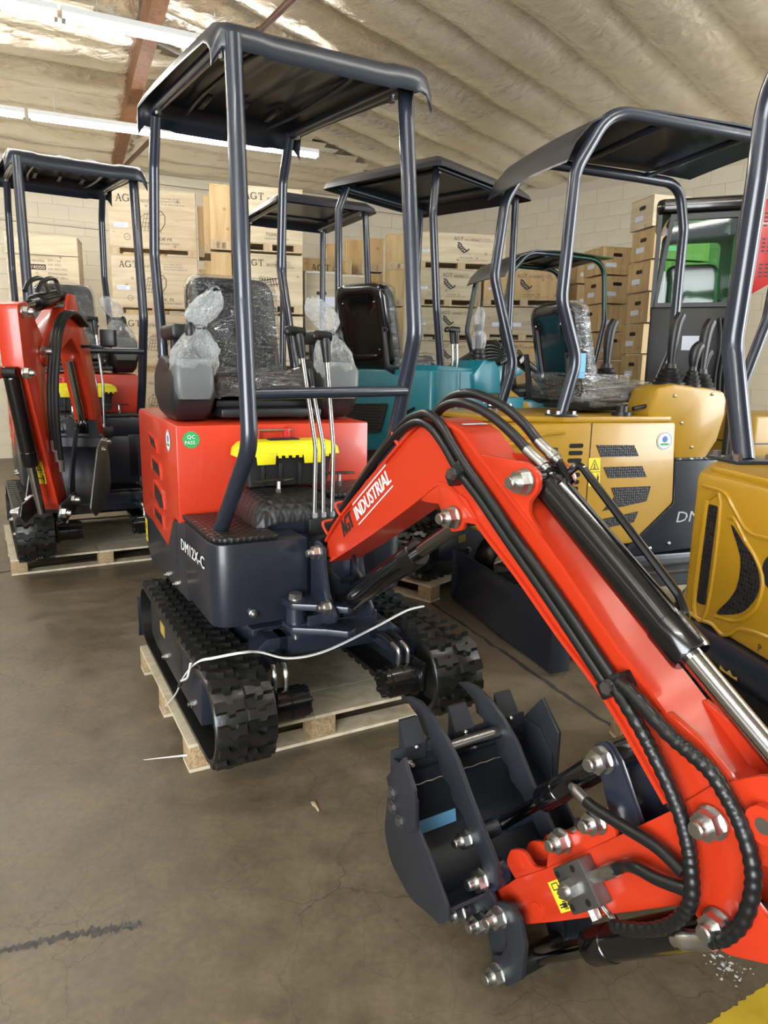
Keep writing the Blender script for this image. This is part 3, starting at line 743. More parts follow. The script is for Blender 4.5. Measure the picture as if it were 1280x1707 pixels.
def seat(root, at=(0, 0, 0), wrap=True, rz=0.0, yaw_mx=None):
    mx = Matrix.Translation(at) @ Matrix.Rotation(rz, 4, 'Z')
    # local: sits facing -y, z 0 at the seat plate
    g = G(mx); g.box(-.2, .2, -.17, .24, 0, .03, .008); base = g.done('seat_base', BLACK, root)
    def pad(w, d, h, r):
        pass
    g = G(mx)
    rings = []
    for k, (z, s, rr) in enumerate(((.03, .96, .06), (.05, 1, .07), (.09, 1, .07), (.115, .95, .08), (.125, .8, .08), (.118, .45, .05))):
        o = rpoly([(-.225 * s, -.20 * s), (.225 * s, -.20 * s), (.225 * s, .21 * s), (-.225 * s, .21 * s)], rr * s, 4); rings.append([(p[0], p[1], z + .02 * (p[1] < -.1)) for p in o])
    g.loft(rings); cu = g.done('seat_cushion', VINYL, root, 60)
    g = G(mx); rings = []
    tilt = .22
    for k, (y, s) in enumerate(((.0, .9), (-.012, .97), (-.03, 1.0), (-.065, 1.0), (-.085, .95), (-.09, .78), (-.075, .4))):
        o = rpoly([(-.20 * s, .0 + .25 * (1 - s)), (.20 * s, .25 * (1 - s)), (.195 * s, .5 - .25 * (1 - s)), (-.195 * s, .5 - .25 * (1 - s))], .085 * s, 5)
        rings.append([(p[0], .22 + y + p[1] * tilt, .06 + p[1]) for p in o])
    g.loft(rings); bk = g.done('seat_backrest', VINYL, root, 60)
    # moulded shell behind the backrest
    g = G(mx); rings = []
    for y, s in ((.0, 1.0), (.03, 1.0), (.045, .93), (.045, .72), (.032, .68), (.032, .3)):
        o = rpoly([(-.2 * s, .25 * (1 - s)), (.2 * s, .25 * (1 - s)), (.195 * s, .5 - .25 * (1 - s)), (-.195 * s, .5 - .25 * (1 - s))], .085 * s, 5)
        rings.append([(p[0], .222 + y + p[1] * tilt, .06 + p[1]) for p in o])
    g.loft(rings); sh = g.done('seat_shell', BLACKG, root, 50)
    g = G(mx)
    for x in (-.13, .13):
        for z in (.17, .45): g.ball((x, .222 + .047 + (z - .06) * tilt, z), .006, n=8, m=5)
    g.split('shell_screw', ZINC, sh)
    for x in (-.215, .215):
        g = G(mx); g.prism([(.26, .02), (.34, .05), (.37, .30), (.345, .30), (.30, .08), (.1, .045), (.1, .01)], 'x', x - .006, x + .006, .002); g.nut((x + math.copysign(.006, x), .353, .285), (x, 0, 0), .012, .01); g.done('seat_hinge', BLACK, root)
    if wrap:
        rnd = random.Random(3)
        g = G(mx); rings = []
        for y, s in ((.01, 1.05), (-.03, 1.06), (-.088, 1.03), (-.106, .9), (-.102, .5), (-.1, .1)):
            o = rpoly([(-.20 * s, .25 * (1 - s)), (.20 * s, .25 * (1 - s)), (.195 * s, .5 - .25 * (1 - s)), (-.195 * s, .5 - .25 * (1 - s))], .07 * s, 6)
            rings.append([(p[0] + rnd.uniform(-.004, .004), .22 + y + p[1] * tilt + rnd.uniform(-.004, .004), .06 + p[1]) for p in o])
        g.loft(rings, cap=False); g.done('backrest_film', FILM, bk, 60)
        g = G(mx); rings = []
        for z, s in ((.02, 1.05), (.08, 1.06), (.13, 1.0), (.145, .8), (.14, .3)):
            o = rpoly([(-.225 * s, -.20 * s), (.225 * s, -.20 * s), (.225 * s, .21 * s), (-.225 * s, .21 * s)], .06 * s, 6); rings.append([(p[0] + rnd.uniform(-.006, .006), p[1] + rnd.uniform(-.006, .006), z + .02 * (p[1] < -.1) + rnd.uniform(-.006, .006)) for p in o])
        g.loft(rings, cap=False); g.done('cushion_film', FILM, cu, 60)

def plastic_bag(name, root, base, h, r, lean=(0, 0), tip=(0, 0, 0), seed=1, tie=.62):
    """clear bag pulled over a joystick and tied at the neck"""
    g = G(); rnd = random.Random(seed); rings = []; n = 26
    prof = [(0, .80), (.05, .98), (.18, 1.08), (.34, 1.0), (.48, .72), (tie - .04, .42), (tie, .34), (tie + .05, .45), (.74, .72), (.84, .80), (.92, .62), (.97, .40), (1.0, .30)]
    ph = [rnd.uniform(0, 6.28) for _ in range(6)]
    for i, (t, k) in enumerate(prof):
        row = []
        for j in range(n):
            a = 2 * math.pi * j / n
            w = 1 + .10 * math.sin(3 * a + ph[0] + t * 4) + .08 * math.sin(5 * a + ph[1] - t * 6) + .07 * math.sin(9 * a + ph[2] + 8 * t) + rnd.uniform(-.05, .05)
            lx = lean[0] * t + tip[0] * max(0, t - .7) / .3; ly = lean[1] * t + tip[1] * max(0, t - .7) / .3
            row.append((base[0] + lx + r * k * w * math.cos(a), base[1] + ly + r * k * w * math.sin(a) * .85, base[2] + h * t + tip[2] * max(0, t - .7) / .3 + rnd.uniform(-.006, .006)))
        rings.append(row)
    g.loft(rings, cap=False); o = g.done(name, BAG, root, 35)
    t = tie; c = (base[0] + lean[0] * t, base[1] + lean[1] * t, base[2] + h * t)
    g = G(); g.tube([(c[0] + r * .36 * math.cos(R(a)), c[1] + r * .31 * math.sin(R(a)), c[2] + .008 * math.sin(R(a))) for a in range(0, 360, 45)], .004, 6, 4, closed=True)
    g.tube([(c[0] + r * .2, c[1] - r * .3, c[2]), (c[0] + r * .45, c[1] - r * .45, c[2] - .02), (c[0] + r * .7, c[1] - r * .5, c[2] - .055)], .0035, 6)
    g.done('cable_tie', BLACK, o); return o

def pod(root, sx, at, bag=True, seed=1):
    """joystick console beside the seat: dark shell, grey cap, armrest; sx -1 for the viewer's left one"""
    mx = Matrix.Translation(at) @ Matrix.Scale(1, 4)
    g = G(mx)   # dark lower shell, narrowing to the floor
    rings = []
    for z, a, b, cx in ((0, .055, .11, 0), (.03, .075, .15, 0), (.10, .085, .19, 0), (.17, .082, .19, .005), (.215, .07, .16, .03)):
        o = rpoly([(-a, -b + cx), (a, -b + cx), (a, b + cx), (-a, b + cx)], .03, 4); rings.append([(p[0], p[1], z) for p in o])
    g.loft(rings); sh = g.done('console_shell', DKPL, root, 45)
    g = G(mx)
    rings = []
    for z, a, b, cy in ((.085, .0, .0, 0), (.085, .062, .055, -.15), (.12, .074, .062, -.148), (.20, .076, .064, -.145), (.235, .062, .05, -.14)):
        if a == 0: continue
        o = rpoly([(-a, -b + cy), (a, -b + cy), (a, b + cy), (-a, b + cy)], .025, 4); rings.append([(p[0], p[1], z) for p in o])
    g.loft(rings); g.done('console_cap', GREYPL, root, 45)
    g = G(mx); g.prism([(-.10, .20), (-.04, .235), (.06, .25), (.17, .20), (.185, .10), (.16, .06), (-.08, .15)], 'x', -.078, .078, .008); g.done('console_cheek', DKPL, root)
    # joystick under the bag
    g = G(mx); g.cyl((0, -.14, .22), (0, -.145, .31), .012, 10); g.ball((0, -.147, .335), .022, .024, .04); g.lathe((0, -.14, .22), (0, 0, 1), [(0, .05), (.015, .042), (.02, .046), (.035, .034), (.04, .038), (.06, .022)], 16); g.done('joystick', BLACK, root)
    if bag: plastic_bag('joystick_bag', root, (at[0], at[1] - .14, at[2] + .165), .31, .082, (sx * -.055, .01), (sx * -.05, 0, .02), seed)
    # armrest on its stalk
    g = G(mx); o = rpoly([(-.042, 0), (.042, 0), (.042, .06), (-.042, .06)], .022, 4); g.prism([(p[0], p[1] + .315) for p in o], 'y', -.02, .22, .012); g.done('armrest', BLACK, root)
    g = G(mx); g.box(-.018, .018, .10, .14, .22, .33, .003); g.done('armrest_stalk', BLACK, root)

def t_grip_lever(root, base, top, bend_, grip=True, ang=0.0, short=False):
    g = G(); g.bend([base, bend_, top], .0085, .2, 10); g.cyl(base, (base[0], base[1], base[2] + .018), .013, 8); lv = g.done('control_lever', LEVER, root)
    t = Vector(top); d = (t - Vector(bend_)).normalized()
    g = G()
    if grip:
        g.lathe(t - d * .03, d, [(0, .013), (.02, .015), (.05, .017), (.07, .019), (.085, .016)], 14)
        r = Vector((math.cos(ang), math.sin(ang), 0)); c = t + d * .06
        g.tube([c - r * .022, c - r * .012, c + r * .03 + Vector((0, 0, .004)), c + r * .04], .016, 10, 4, squash=1.15)
        g.ball(c + r * .038, .0158, n=10, m=6)
    else:
        g.lathe(t - d * .02, d, [(0, .009), (.02, .011), (.05, .013), (.062, .009)], 12)
    g.done('lever_grip', BLACK, lv)

def ae_sticker(root, o, rv, uv, r, parent=None):
    """round white seal with a blue globe, green leaves and a ring of lettering"""
    rv, uv = Vector(rv).normalized(), Vector(uv).normalized(); nv = rv.cross(uv); o = Vector(o)
    def disc(rad, c, off, m, name, par, n=28, sx=1, sy=1):
        g = G(); g._add([o + rv * (c[0] + rad * sx * math.cos(2 * math.pi * i / n)) + uv * (c[1] + rad * sy * math.sin(2 * math.pi * i / n)) + nv * off for i in range(n)], [tuple(range(n))]); return g.done(name, m, par, 0)
    s = disc(r, (0, 0), .0014, WHITE, 'emission_seal', root)
    g = G(); n = 40; lo = [o + rv * r * .93 * math.cos(6.2832 * i / n) + uv * r * .93 * math.sin(6.2832 * i / n) + nv * .0019 for i in range(n)]; hi = [o + rv * r * .86 * math.cos(6.2832 * i / n) + uv * r * .86 * math.sin(6.2832 * i / n) + nv * .0019 for i in range(n)]
    for i in range(n): g.quad(lo[i], lo[(i + 1) % n], hi[(i + 1) % n], hi[i])
    g.done('seal_ring', BLUEPR, s, 0)
    disc(r * .36, (0, r * .18), .0019, BLUEPR, 'seal_globe', s); disc(r * .42, (-r * .22, -r * .38), .0019, GREENST, 'seal_leaf', s, sx=1, sy=.3); disc(r * .42, (r * .22, -r * .38), .0022, GREENST, 'seal_leaf', s, sx=1, sy=.3)
    return s
def warn_sticker(root, o, rv, uv, w, h, split=True):
    """yellow safety sticker with a triangle above a keep-clear pictogram"""
    rv, uv = Vector(rv).normalized(), Vector(uv).normalized(); nv = rv.cross(uv); o = Vector(o)
    P = lambda x, y, f=.0014: o + rv * x * w + uv * y * h + nv * f
    g = G(); g.quad(P(0, 0), P(1, 0), P(1, 1), P(0, 1)); s = g.done('warning_sticker', YSTICK, root, 0)
    g = G()
    def tri(a, b, c_): g.quad(P(*a, .002), P(*b, .002), P(*c_, .002))
    def bar(x0, y0, x1, y1): g.quad(P(x0, y0, .002), P(x1, y0, .002), P(x1, y1, .002), P(x0, y1, .002))
    y0 = .5 if split else 0
    if split:
        # triangle outline
        A, B, C = Vector((.5, .95)), Vector((.9, .58)), Vector((.1, .58)); c0 = (A + B + C) / 3
        for p, q in ((A, B), (B, C), (C, A)):
            i, j = c0 + (p - c0) * .78, c0 + (q - c0) * .78; g.quad(P(*p, .002), P(*q, .002), P(*j, .002), P(*i, .002))
        bar(.46, .64, .54, .80); bar(.36, .62, .64, .645)
        bar(.0, .495, 1.0, .512)
    k = .48 if split else 1.0
    # machine box
    for b in ((.10, .10, .13, .42), (.30, .10, .33, .42), (.10, .10, .33, .13), (.10, .39, .33, .42)): bar(b[0], b[1] * k * 2, b[2], b[3] * k * 2)
    # double arrow
    bar(.42, .24 * k * 2, .62, .27 * k * 2); tri((.36, .255 * k * 2), (.44, .20 * k * 2), (.44, .31 * k * 2)); tri((.68, .255 * k * 2), (.60, .20 * k * 2), (.60, .31 * k * 2))
    # person
    bar(.73, .20 * k * 2, .89, .37 * k * 2); bar(.74, .06 * k * 2, .80, .21 * k * 2); bar(.82, .06 * k * 2, .88, .21 * k * 2); bar(.77, .385 * k * 2, .85, .45 * k * 2)
    g.done('sticker_print', BLKPRINT, s, 0); return s

def clear_sticker(root, o, rv, uv, w, h):
    """yellow keep-clear sticker turned on its side: machine box, double arrow, figure"""
    rv, uv = Vector(rv).normalized(), Vector(uv).normalized(); nv = rv.cross(uv); o = Vector(o)
    P = lambda x, y, f=.0014: o + rv * x * w + uv * y * h + nv * f
    g = G(); g.quad(P(0, 0), P(1, 0), P(1, 1), P(0, 1)); s = g.done('warning_sticker', YSTICK, root, 0)
    g = G()
    def bar(x0, y0, x1, y1): g.quad(P(x0, y0, .002), P(x1, y0, .002), P(x1, y1, .002), P(x0, y1, .002))
    for b in ((.10, .70, .34, .73), (.10, .90, .34, .93), (.10, .70, .13, .93), (.31, .70, .34, .93)): bar(*b)
    bar(.205, .46, .235, .60); g.quad(P(.22, .66, .002), P(.15, .57, .002), P(.29, .57, .002)); g.quad(P(.22, .40, .002), P(.29, .49, .002), P(.15, .49, .002))
    bar(.08, .14, .26, .18); bar(.08, .22, .26, .26); bar(.20, .12, .36, .28); bar(.38, .16, .46, .24); bar(.22, .07, .38, .10); bar(.22, .30, .38, .33); bar(.50, .0, .52, 1.0)
    g.done('sticker_print', BLKPRINT, s, 0); return s
def vent(root, poly, ax, pos, sgn, m=None):
    """recessed grille set in a rim; poly in the plane normal to ax"""
    g = G(); g.prism(poly, ax, pos, pos + sgn * .003); o = g.done('vent_grille', m or HEX, root, 0)
    c = (sum(p[0] for p in poly) / len(poly), sum(p[1] for p in poly) / len(poly))
    big = [(c[0] + (p[0] - c[0]) * 1.0 + math.copysign(.004, p[0] - c[0]), c[1] + (p[1] - c[1]) * 1.0 + math.copysign(.004, p[1] - c[1])) for p in poly]
    return o
def rimmed_vent(root, poly, ax, pos, sgn, rim_mat, m=None):
    o = vent(root, poly, ax, pos, sgn, m)
    c = (sum(p[0] for p in poly) / len(poly), sum(p[1] for p in poly) / len(poly))
    out = [(p[0] + math.copysign(.006, p[0] - c[0]), p[1] + math.copysign(.006, p[1] - c[1])) for p in poly]
    G().ring(out, poly, ax, pos, pos + sgn * .007).done('vent_rim', rim_mat, o); return o

def red_house(root, body=RED, lettering=True, stickers=True):
    """dark base, painted engine cover, decks, console, levers, seat and consoles of the compact machine"""
    XL, XR = -.43, .37
    # base: left front tower with a big rounded corner
    plan = rpoly([(XL, -.45), (-.10, -.45), (-.10, -.05), (XL, -.05)], [.075, .0, 0, 0], 6)
    G().prism(plan, 'z', .535, .822, .004).done('front_cowl', NAVY, root)
    plan = rpoly([(.19, -.30), (XR, -.30), (XR, .02), (.19, .02)], [0, .06, 0, 0], 6)
    G().prism(plan, 'z', .535, .822, .004).done('front_cowl', NAVY, root)
    g = G(); g.prism([(-.06, .515), (.70, .482), (.84, .56), (.84, .70), (-.06, .822)], 'x', XL, XR, .006); side = g.done('house_base', NAVY, root)
    g = G(); g.box(-.16, .25, -.30, -.04, .50, .80, .006); g.done('swing_mount', NAVYF, root)
    g = G()
    for y, z in ((.30, .515), (.12, .525)): g.nut((XL, y, z + .012), (-1, 0, 0), .012, .012)
    g.nut((-.30, -.45, .575), (0, -1, 0), .012, .012); g.split('base_bolt', ZINC, side)
    G().box(XL - .001, XL + .002, .115, .119, .52, .81).done('panel_seam', BLACK, side)
    # painted cover
    pts = [(.03, .80), (.145, .81), (.29, .655), (.62, .70), (.85, .70), (.85, 1.185), (.82, 1.20), (.03, 1.178)]
    g = G(); g.prism(pts, 'x', XL - .004, XR + .004, .007); cov = g.done('engine_cover', body, root)
    for poly in ([(.60, 1.105), (.44, 1.085), (.40, 1.04), (.56, 1.06)], [(.545, 1.005), (.37, .99), (.34, .935), (.53, .95)],
                 [(.51, .90), (.40, .885), (.33, .865), (.30, .815), (.39, .80), (.52, .83)], [(.55, .785), (.35, .77), (.33, .725), (.53, .742)]):
        rimmed_vent(cov, poly, 'x', XL - .0035, -1, body)
    if stickers:
        ae_sticker(cov, (XL - .0045, .17, 1.11), (0, -1, 0), (0, 0, 1), .042)
        # round green QC sticker on the front face
        g = G(); n = 28; g._add([(-.378 + .032 * math.cos(6.2832 * i / n), .0285, 1.125 + .032 * math.sin(6.2832 * i / n)) for i in range(n)], [tuple(range(n))]); st = g.done('inspection_sticker', GREENST, cov, 0)
        g = G(); g.text('QC', (-.393, .0272, 1.129), (1, 0, 0), (0, 0, 1), .021); g.text('PASS', (-.402, .0272, 1.108), (1, 0, 0), (0, 0, 1), .019); g.done('sticker_text', WHITE, st, 0)
    # front hinge of the cover
    g = G(); g.cyl((-.16, .012, 1.155), (.02, .012, 1.155), .005, 8); g.done('hinge_pin', ZINC, cov)
    for x in (-.13, -.005): G().prism([(-.012, 1.10), (-.012, 1.16), (0, 1.17), (.03, 1.16), (.03, 1.10)], 'x', x - .008, x + .008, .003).done('hinge_lug', RED2, cov)
    if lettering:
        g = G(); g.bold('DM12X-C', (XL - .003, .012, .708), (0, -1, .03), (0, 0, 1), .062, ital=0, width=.355); g.done('model_lettering', WHITE, side, 0)
    warn_sticker(side, (XL - .004, .80, .57), (0, -1, .0), (0, 0, 1), .055, .11)
    # foot deck and mats
    plan = rpoly([(XL + .005, -.435), (-.20, -.435), (-.20, .02), (XL + .005, .02)], [.07, 0, 0, 0], 6)
    G().prism(plan, 'z', .823, .842, .006).done('deck_mat', QUILT, root)
    G().box(-.20, .33, -.30, .03, .80, .915, .008).done('console_box', NAVY, root)
    # the mat that climbs over the console edge
    sec = [(-.245, .842), (-.235, .90), (-.205, .938), (-.15, .948), (.05, .938), (.05, .922), (-.15, .930), (-.195, .92), (-.215, .89), (-.225, .842)]
    g = G(); ys = [-.325, -.315, -.27, -.1, .025]; zs = [-.075, -.045, -.01, 0, 0]
    g.loft([[(x, y, max(.83, z + (dz if z > .86 else dz * .3))) for x, z in sec] for y, dz in zip(ys, zs)]); g.done('console_mat', QUILT, root, 60)
    G().prism(rpoly([(.07, -.27), (.33, -.25), (.33, .02), (.07, .02)], .02, 3), 'z', .918, .934, .004).done('console_mat', QUILT, root)
    # pedals
    for x, y, rz in ((-.13, -.19, .2), (.16, -.10, -.15)):
        g = G(); g.cyl((x + .02, y, .92), (x + .02, y, .985), .0075, 8); g.cyl((x + .02, y, .93), (x + .02, y, .955), .011, 6); pd = g.done('pedal_post', ZINC, root)
        G(Matrix.Translation((x, y, .985)) @ Matrix.Rotation(rz, 4, 'Z')).prism(rpoly([(-.07, -.02), (.0, -.02), (.03, -.03), (.085, -.015), (.07, .022), (-.07, .02)], .006, 2), 'z', 0, .006, .001).done('pedal_plate', BLACK, pd)
    # lever slot
    G().box(-.05, .10, -.345, -.29, .80, .862, .006).done('lever_bracket', BLACK, root)
    t_grip_lever(root, (-.02, -.32, .862), (-.060, -.30, 1.462), (-.012, -.315, 1.12), True, R(180))
    t_grip_lever(root, (.050, -.32, .862), (.036, -.30, 1.45), (.058, -.315, 1.12), True, R(180))
    t_grip_lever(root, (.015, -.32, .862), (-.018, -.29, 1.355), (.02, -.31, 1.12), False)
    # seat and consoles
    g = G(); g.box(-.24, .19, .10, .60, 1.20, 1.235, .01); g.done('seat_plate', BLACK, root)
    seat(root, (-.035, .36, 1.235))
    pod(root, -1, (-.345, .27, 1.19), True, 4)
    pod(root, 1, (.275, .27, 1.19), True, 9)

# ------------------------------------------------------------------ working arm of the compact machine, in its own swing frame
def hyd(root, p0, p1, split, rb, rr, name='hydraulic_cylinder', body=None, rodm=None, eye=.028, w=.03):
    """cylinder barrel from p0, rod out to p1; split is where the barrel ends"""
    p0, p1 = Vector(p0), Vector(p1); d = (p1 - p0).normalized(); L = (p1 - p0).length; e = L * split
    g = G(); g.lathe(p0 + d * eye * .6, d, [(0, rb * .9), (.004, rb), (e - eye * .6 - .075, rb), (e - eye * .6 - .073, rb * 1.06), (e - eye * .6 - .006, rb * 1.06), (e - eye * .6, rb * .96)], 24)
    g.cyl(p0 - Vector((w, 0, 0)), p0 + Vector((w, 0, 0)), eye, 18)
    return g, p0, p1, d, e
def compact_arm(root, BF, letters=True):
    def fin(g, name, m, par=root, sm=38, sp=0):
        g.mx = BF; return g.split(name, m, par, sm) if sp else g.done(name, m, par, sm)
    HW = .055
    # ---- boom: web plates inside, flange strips proud of them
    up = [(-.042, .825), (-.152, .932), (-.529, 1.219), (-.60, 1.262), (-.667, 1.272), (-.766, 1.255), (-.828, 1.214), (-1.085, 1.041), (-1.237, .925), (-1.394, .815), (-1.50, .735)]
    lo = [(-.075, .772), (-.30, .895), (-.556, 1.045), (-.66, 1.112), (-.705, 1.126), (-.75, 1.118), (-.79, 1.092), (-.89, 1.027), (-.999, .962), (-1.132, .873), (-1.272, .785), (-1.42, .655), (-1.50, .60)]
    upv = [Vector((p[0], p[1])) for p in up]; lov = [Vector((p[0], p[1])) for p in lo]
    tip = arc(-1.516, .681, .062, -75, -285, 9)[::-1]
    poly = up[:-1] + arc(-1.516, .681, .065, 55, 255, 10) + lo[:-1][::-1] + arc(-.06, .80, .034, -40, -40, 1)
    g = G(); g.prism(poly, 'x', -HW + .009, HW - .009, 0); boom = fin(g, 'boom', RED)
    def strip(path, t, half, nm):
        g = G(); rings = []
        for i, p in enumerate(path):
            a = path[max(0, i - 1)]; b = path[min(len(path) - 1, i + 1)]; d = (b - a).normalized(); n = Vector((-d.y, d.x)) * t
            rings.append([(-half, p.x, p.y), (half, p.x, p.y), (half, p.x + n.x, p.y + n.y), (-half, p.x + n.x, p.y + n.y)])
        g.loft(rings); return fin(g, nm, RED, boom, 30)
    sm = lambda v, n=4: [Vector((q.x, q.y)) for q in vcat([(p.x, p.y, 0) for p in v], n)]
    strip(sm(upv), -.009, HW, 'boom_top_plate'); strip(sm(lov[:-1]), .009, HW, 'boom_bottom_plate')
    # lugs: lower one for the boom cylinder, upper one for the stick cylinder
    for x in (-HW + .002, HW - .014):
        g = G(); g.prism(rpoly([(-.585, 1.058), (-.69, 1.068), (-.73, 1.02), (-.752, 1.008), (-.79, 1.02), (-.80, 1.042), (-.86, 1.045), (-.80, 1.10), (-.70, 1.125)], .012, 3), 'x', x, x + .012, .002); fin(g, 'boom_lug', RED, boom)
        g = G(); g.prism(rpoly([(-.83, 1.212), (-1.0, 1.212), (-1.045, 1.195), (-1.045, 1.155), (-1.02, 1.13), (-1.02, 1.105), (-1.095, 1.038), (-.95, 1.12)], [.004, .03, .03, .03, .02, .02, .004, .004], 4), 'x', x, x + .012, .002); fin(g, 'stick_lug', RED, boom)
    for x in (-HW - .001, HW - .013):
        g = G(); g.prism(rpoly([(-1.375, .81), (-1.405, .822), (-1.47, .80), (-1.53, .765), (-1.56, .70), (-1.50, .63), (-1.42, .70)], [.004, .01, .01, .03, .04, .02, .004], 3), 'x', x, x + .014, .002); fin(g, 'fork_plate', RED, boom)
    # hose loops on the top edge near the foot
    for y, z in ((-.06, .865), (-.155, .945), (-.50, 1.205)):
        g = G(); g.tube([(-HW, y, z - .01), (-HW - .004, y + .03, z + .02), (-HW + .02, y + .035, z + .028), (HW - .02, y + .035, z + .028)], .005, 6); fin(g, 'hose_loop', RED, boom)
    if letters:
        d = Vector((0, -.377, .288)).normalized(); n = Vector((0, .288, .377)).normalized()
        o0 = Vector((-HW + .009 - .0012, -.165, .868)) 
        g = G(); g.bold('AGT', o0 + d * .0, d, n, .078, width=.084, off=.0, k=.05); fin(g, 'maker_lettering', BLKPRINT, boom, 0)
        o1 = o0 + d * .112
        g = G(); g.bold('INDUSTRIAL', o1 + n * .004, d, n, .062, width=.25, off=.0, k=.03)
        for k in (-.012, .056): g.quad(o1 + n * k, o1 + d * .25 + n * k, o1 + d * .25 + n * (k + .004), o1 + n * (k + .004))
        fin(g, 'maker_lettering', WHITE, boom, 0)
    g = G(); g.quad((-.03, -.742, 1.2735), (.045, -.742, 1.2735), (.045, -.752, 1.2715), (-.03, -.752, 1.2715)); fin(g, 'paint_mark', WHITE, boom, 0)
    # ---- swing bracket between house and boom
    g = G()
    for x in (-HW - .022, HW + .008):
        g.prism(rpoly([(-.005, .825), (-.065, .815), (-.075, .74), (-.10, .66), (-.155, .60), (-.15, .575), (-.10, .555), (.0, .54), (.03, .60), (.03, .76)], .018, 3), 'x', x, x + .014, .002)
    g.box(-.06, .06, -.01, .05, .56, .76, .004); sb = fin(g, 'swing_bracket', NAVYF)
    g = G(); g.prism(rpoly([(-.18, .06), (-.06, .06), (.02, -.04), (.02, -.13), (-.02, -.16), (-.08, -.1), (-.18, -.03)], .02, 3), 'z', .60, .622, .002); g.prism(rpoly([(-.18, .06), (-.06, .06), (.02, -.04), (.02, -.13), (-.02, -.16), (-.08, -.1), (-.18, -.03)], .02, 3), 'z', .515, .537, .002)
    g.cyl((-.14, .015, .537), (-.14, .015, .60), .035, 18); fin(g, 'swing_lever', NAVYF, sb)
    g = G(); g.prism([(-.12, .57), (.0, .58), (.0, .55), (-.05, .474), (-.12, .535)], 'y', -.045, -.030, .002); g.prism([(.03, .56), (.14, .58), (.14, .54), (.09, .478), (.03, .53)], 'y', -.02, -.005, .002); g.box(-.14, .16, -.03, .05, .49, .54, .004); fin(g, 'swing_cradle', NAVYF, sb)
    g = G(); g.nut((-.14, .015, .622), (0, 0, 1), .022, .02, False); g.nut((-.14, .015, .515), (0, 0, -1), .017, .022); fin(g, 'swing_pin', ZINC, sb, sp=1)
    g = G(); g.nut((-HW - .022, -.035, .79), (-1, 0, 0), .021, .024); g.nut((-HW - .022, -.118, .622), (-1, 0, 0), .021, .024); fin(g, 'bracket_nut', ZINC, sb, sp=1)
    # ---- boom cylinder
    g, p0, p1, d, e = hyd(root, (0, -.10, .622), (0, -.765, 1.05), .64, .037, .02, eye=.034); bc = fin(g, 'boom_cylinder', BLACKG)
    g = G(); g.cyl(p0 + d * e, p1, .020, 16); fin(g, 'cylinder_rod', DKCHROME, bc)
    g = G(); g.cyl(p1 - Vector((.04, 0, 0)), p1 + Vector((.04, 0, 0)), .028, 16); fin(g, 'rod_eye', BLACK, bc)
    g = G(); g.tube([(.0, -.21, .735), (.01, -.17, .735), (.02, -.10, .70), (.03, .02, .66)], .011, 8); g.tube([(-.015, -.23, .745), (-.02, -.20, .77), (-.01, -.16, .80)], .007, 8); fin(g, 'cylinder_hose', HOSE, bc)
    # ---- pin nuts along the boom
    for p in ((-.763, 1.048), (-1.01, 1.172), (-1.516, .681)):
        g = G(); g.nut((-HW - (.012 if p[0] < -1.2 else .002), p[0], p[1]), (-1, 0, 0), .0235, .026); g.cyl((-HW, p[0], p[1]), (HW + .02, p[0], p[1]), .017, 14); fin(g, 'pin_nut', ZINC, boom)
    # ---- stick cylinder lying over the boom
    q0, q1 = Vector((0, -1.01, 1.172)), Vector((0, -1.665, .738))
    g, p0, p1, d, e = hyd(root, q0, q1, .598, .037, .02, eye=.032, w=.038); sc = fin(g, 'stick_cylinder', BLACKG)
    g = G(); g.cyl(p0 + d * e, p1, .0205, 18); fin(g, 'cylinder_rod', CHROME, sc)
    g = G(); g.cyl(p1 - Vector((.035, 0, 0)), p1 + Vector((.035, 0, 0)), .03, 16); fin(g, 'rod_eye', BLACK, sc)
    nrm = Vector((0, -d.z, d.y)) * -1
    nrm = nrm if nrm.z > 0 else -nrm
    g = G(); g.bend([(.024, -1.045, 1.185), (.03, -1.075, 1.215), (.03, -1.34, 1.005), (.028, -1.365, .965), (.02, -1.345, .925)], .0085, .03, 8); fin(g, 'oil_pipe', BLACKG, sc)
    for i, (x, hp) in enumerate(((-.012, [(-1.02, 1.20), (-.96, 1.232), (-.903, 1.266), (-.836, 1.296), (-.766, 1.316), (-.70, 1.322), (-.64, 1.308), (-.585, 1.27), (-.50, 1.215), (-.35, 1.10), (-.2, 1.0), (-.05, .87), (.10, .78)]), (.022, [(-1.017, 1.216), (-.966, 1.243), (-.907, 1.284), (-.841, 1.316), (-.772, 1.336), (-.70, 1.345), (-.63, 1.333), (-.565, 1.295), (-.49, 1.235), (-.34, 1.11), (-.2, 1.01), (-.04, .88), (.10, .79)]))):
        hp = [Vector((x, p[0], p[1])) for p in hp]; v = (hp[1] - hp[0]).normalized(); s0 = hp[0] - v * .01
        g = G(); g.lathe(s0, v, [(0, .010), (.012, .010), (.013, .0145), (.030, .0145), (.031, .012), (.036, .0125), (.078, .0125), (.080, .0105)], 12); fin(g, 'hose_fitting', ZINC, sc)
        g = G(); g.tube([q0 + d * .045 + nrm * .03 + Vector((x, 0, 0)), s0 - v * .012 - nrm * .004, s0 + v * .004], .009, 8); fin(g, 'elbow_fitting', BLACKG, sc)
        g = G(); g.tube([s0 + v * .07] + hp[2:], .0118, 10, 6); fin(g, 'supply_hose', HOSE, sc)
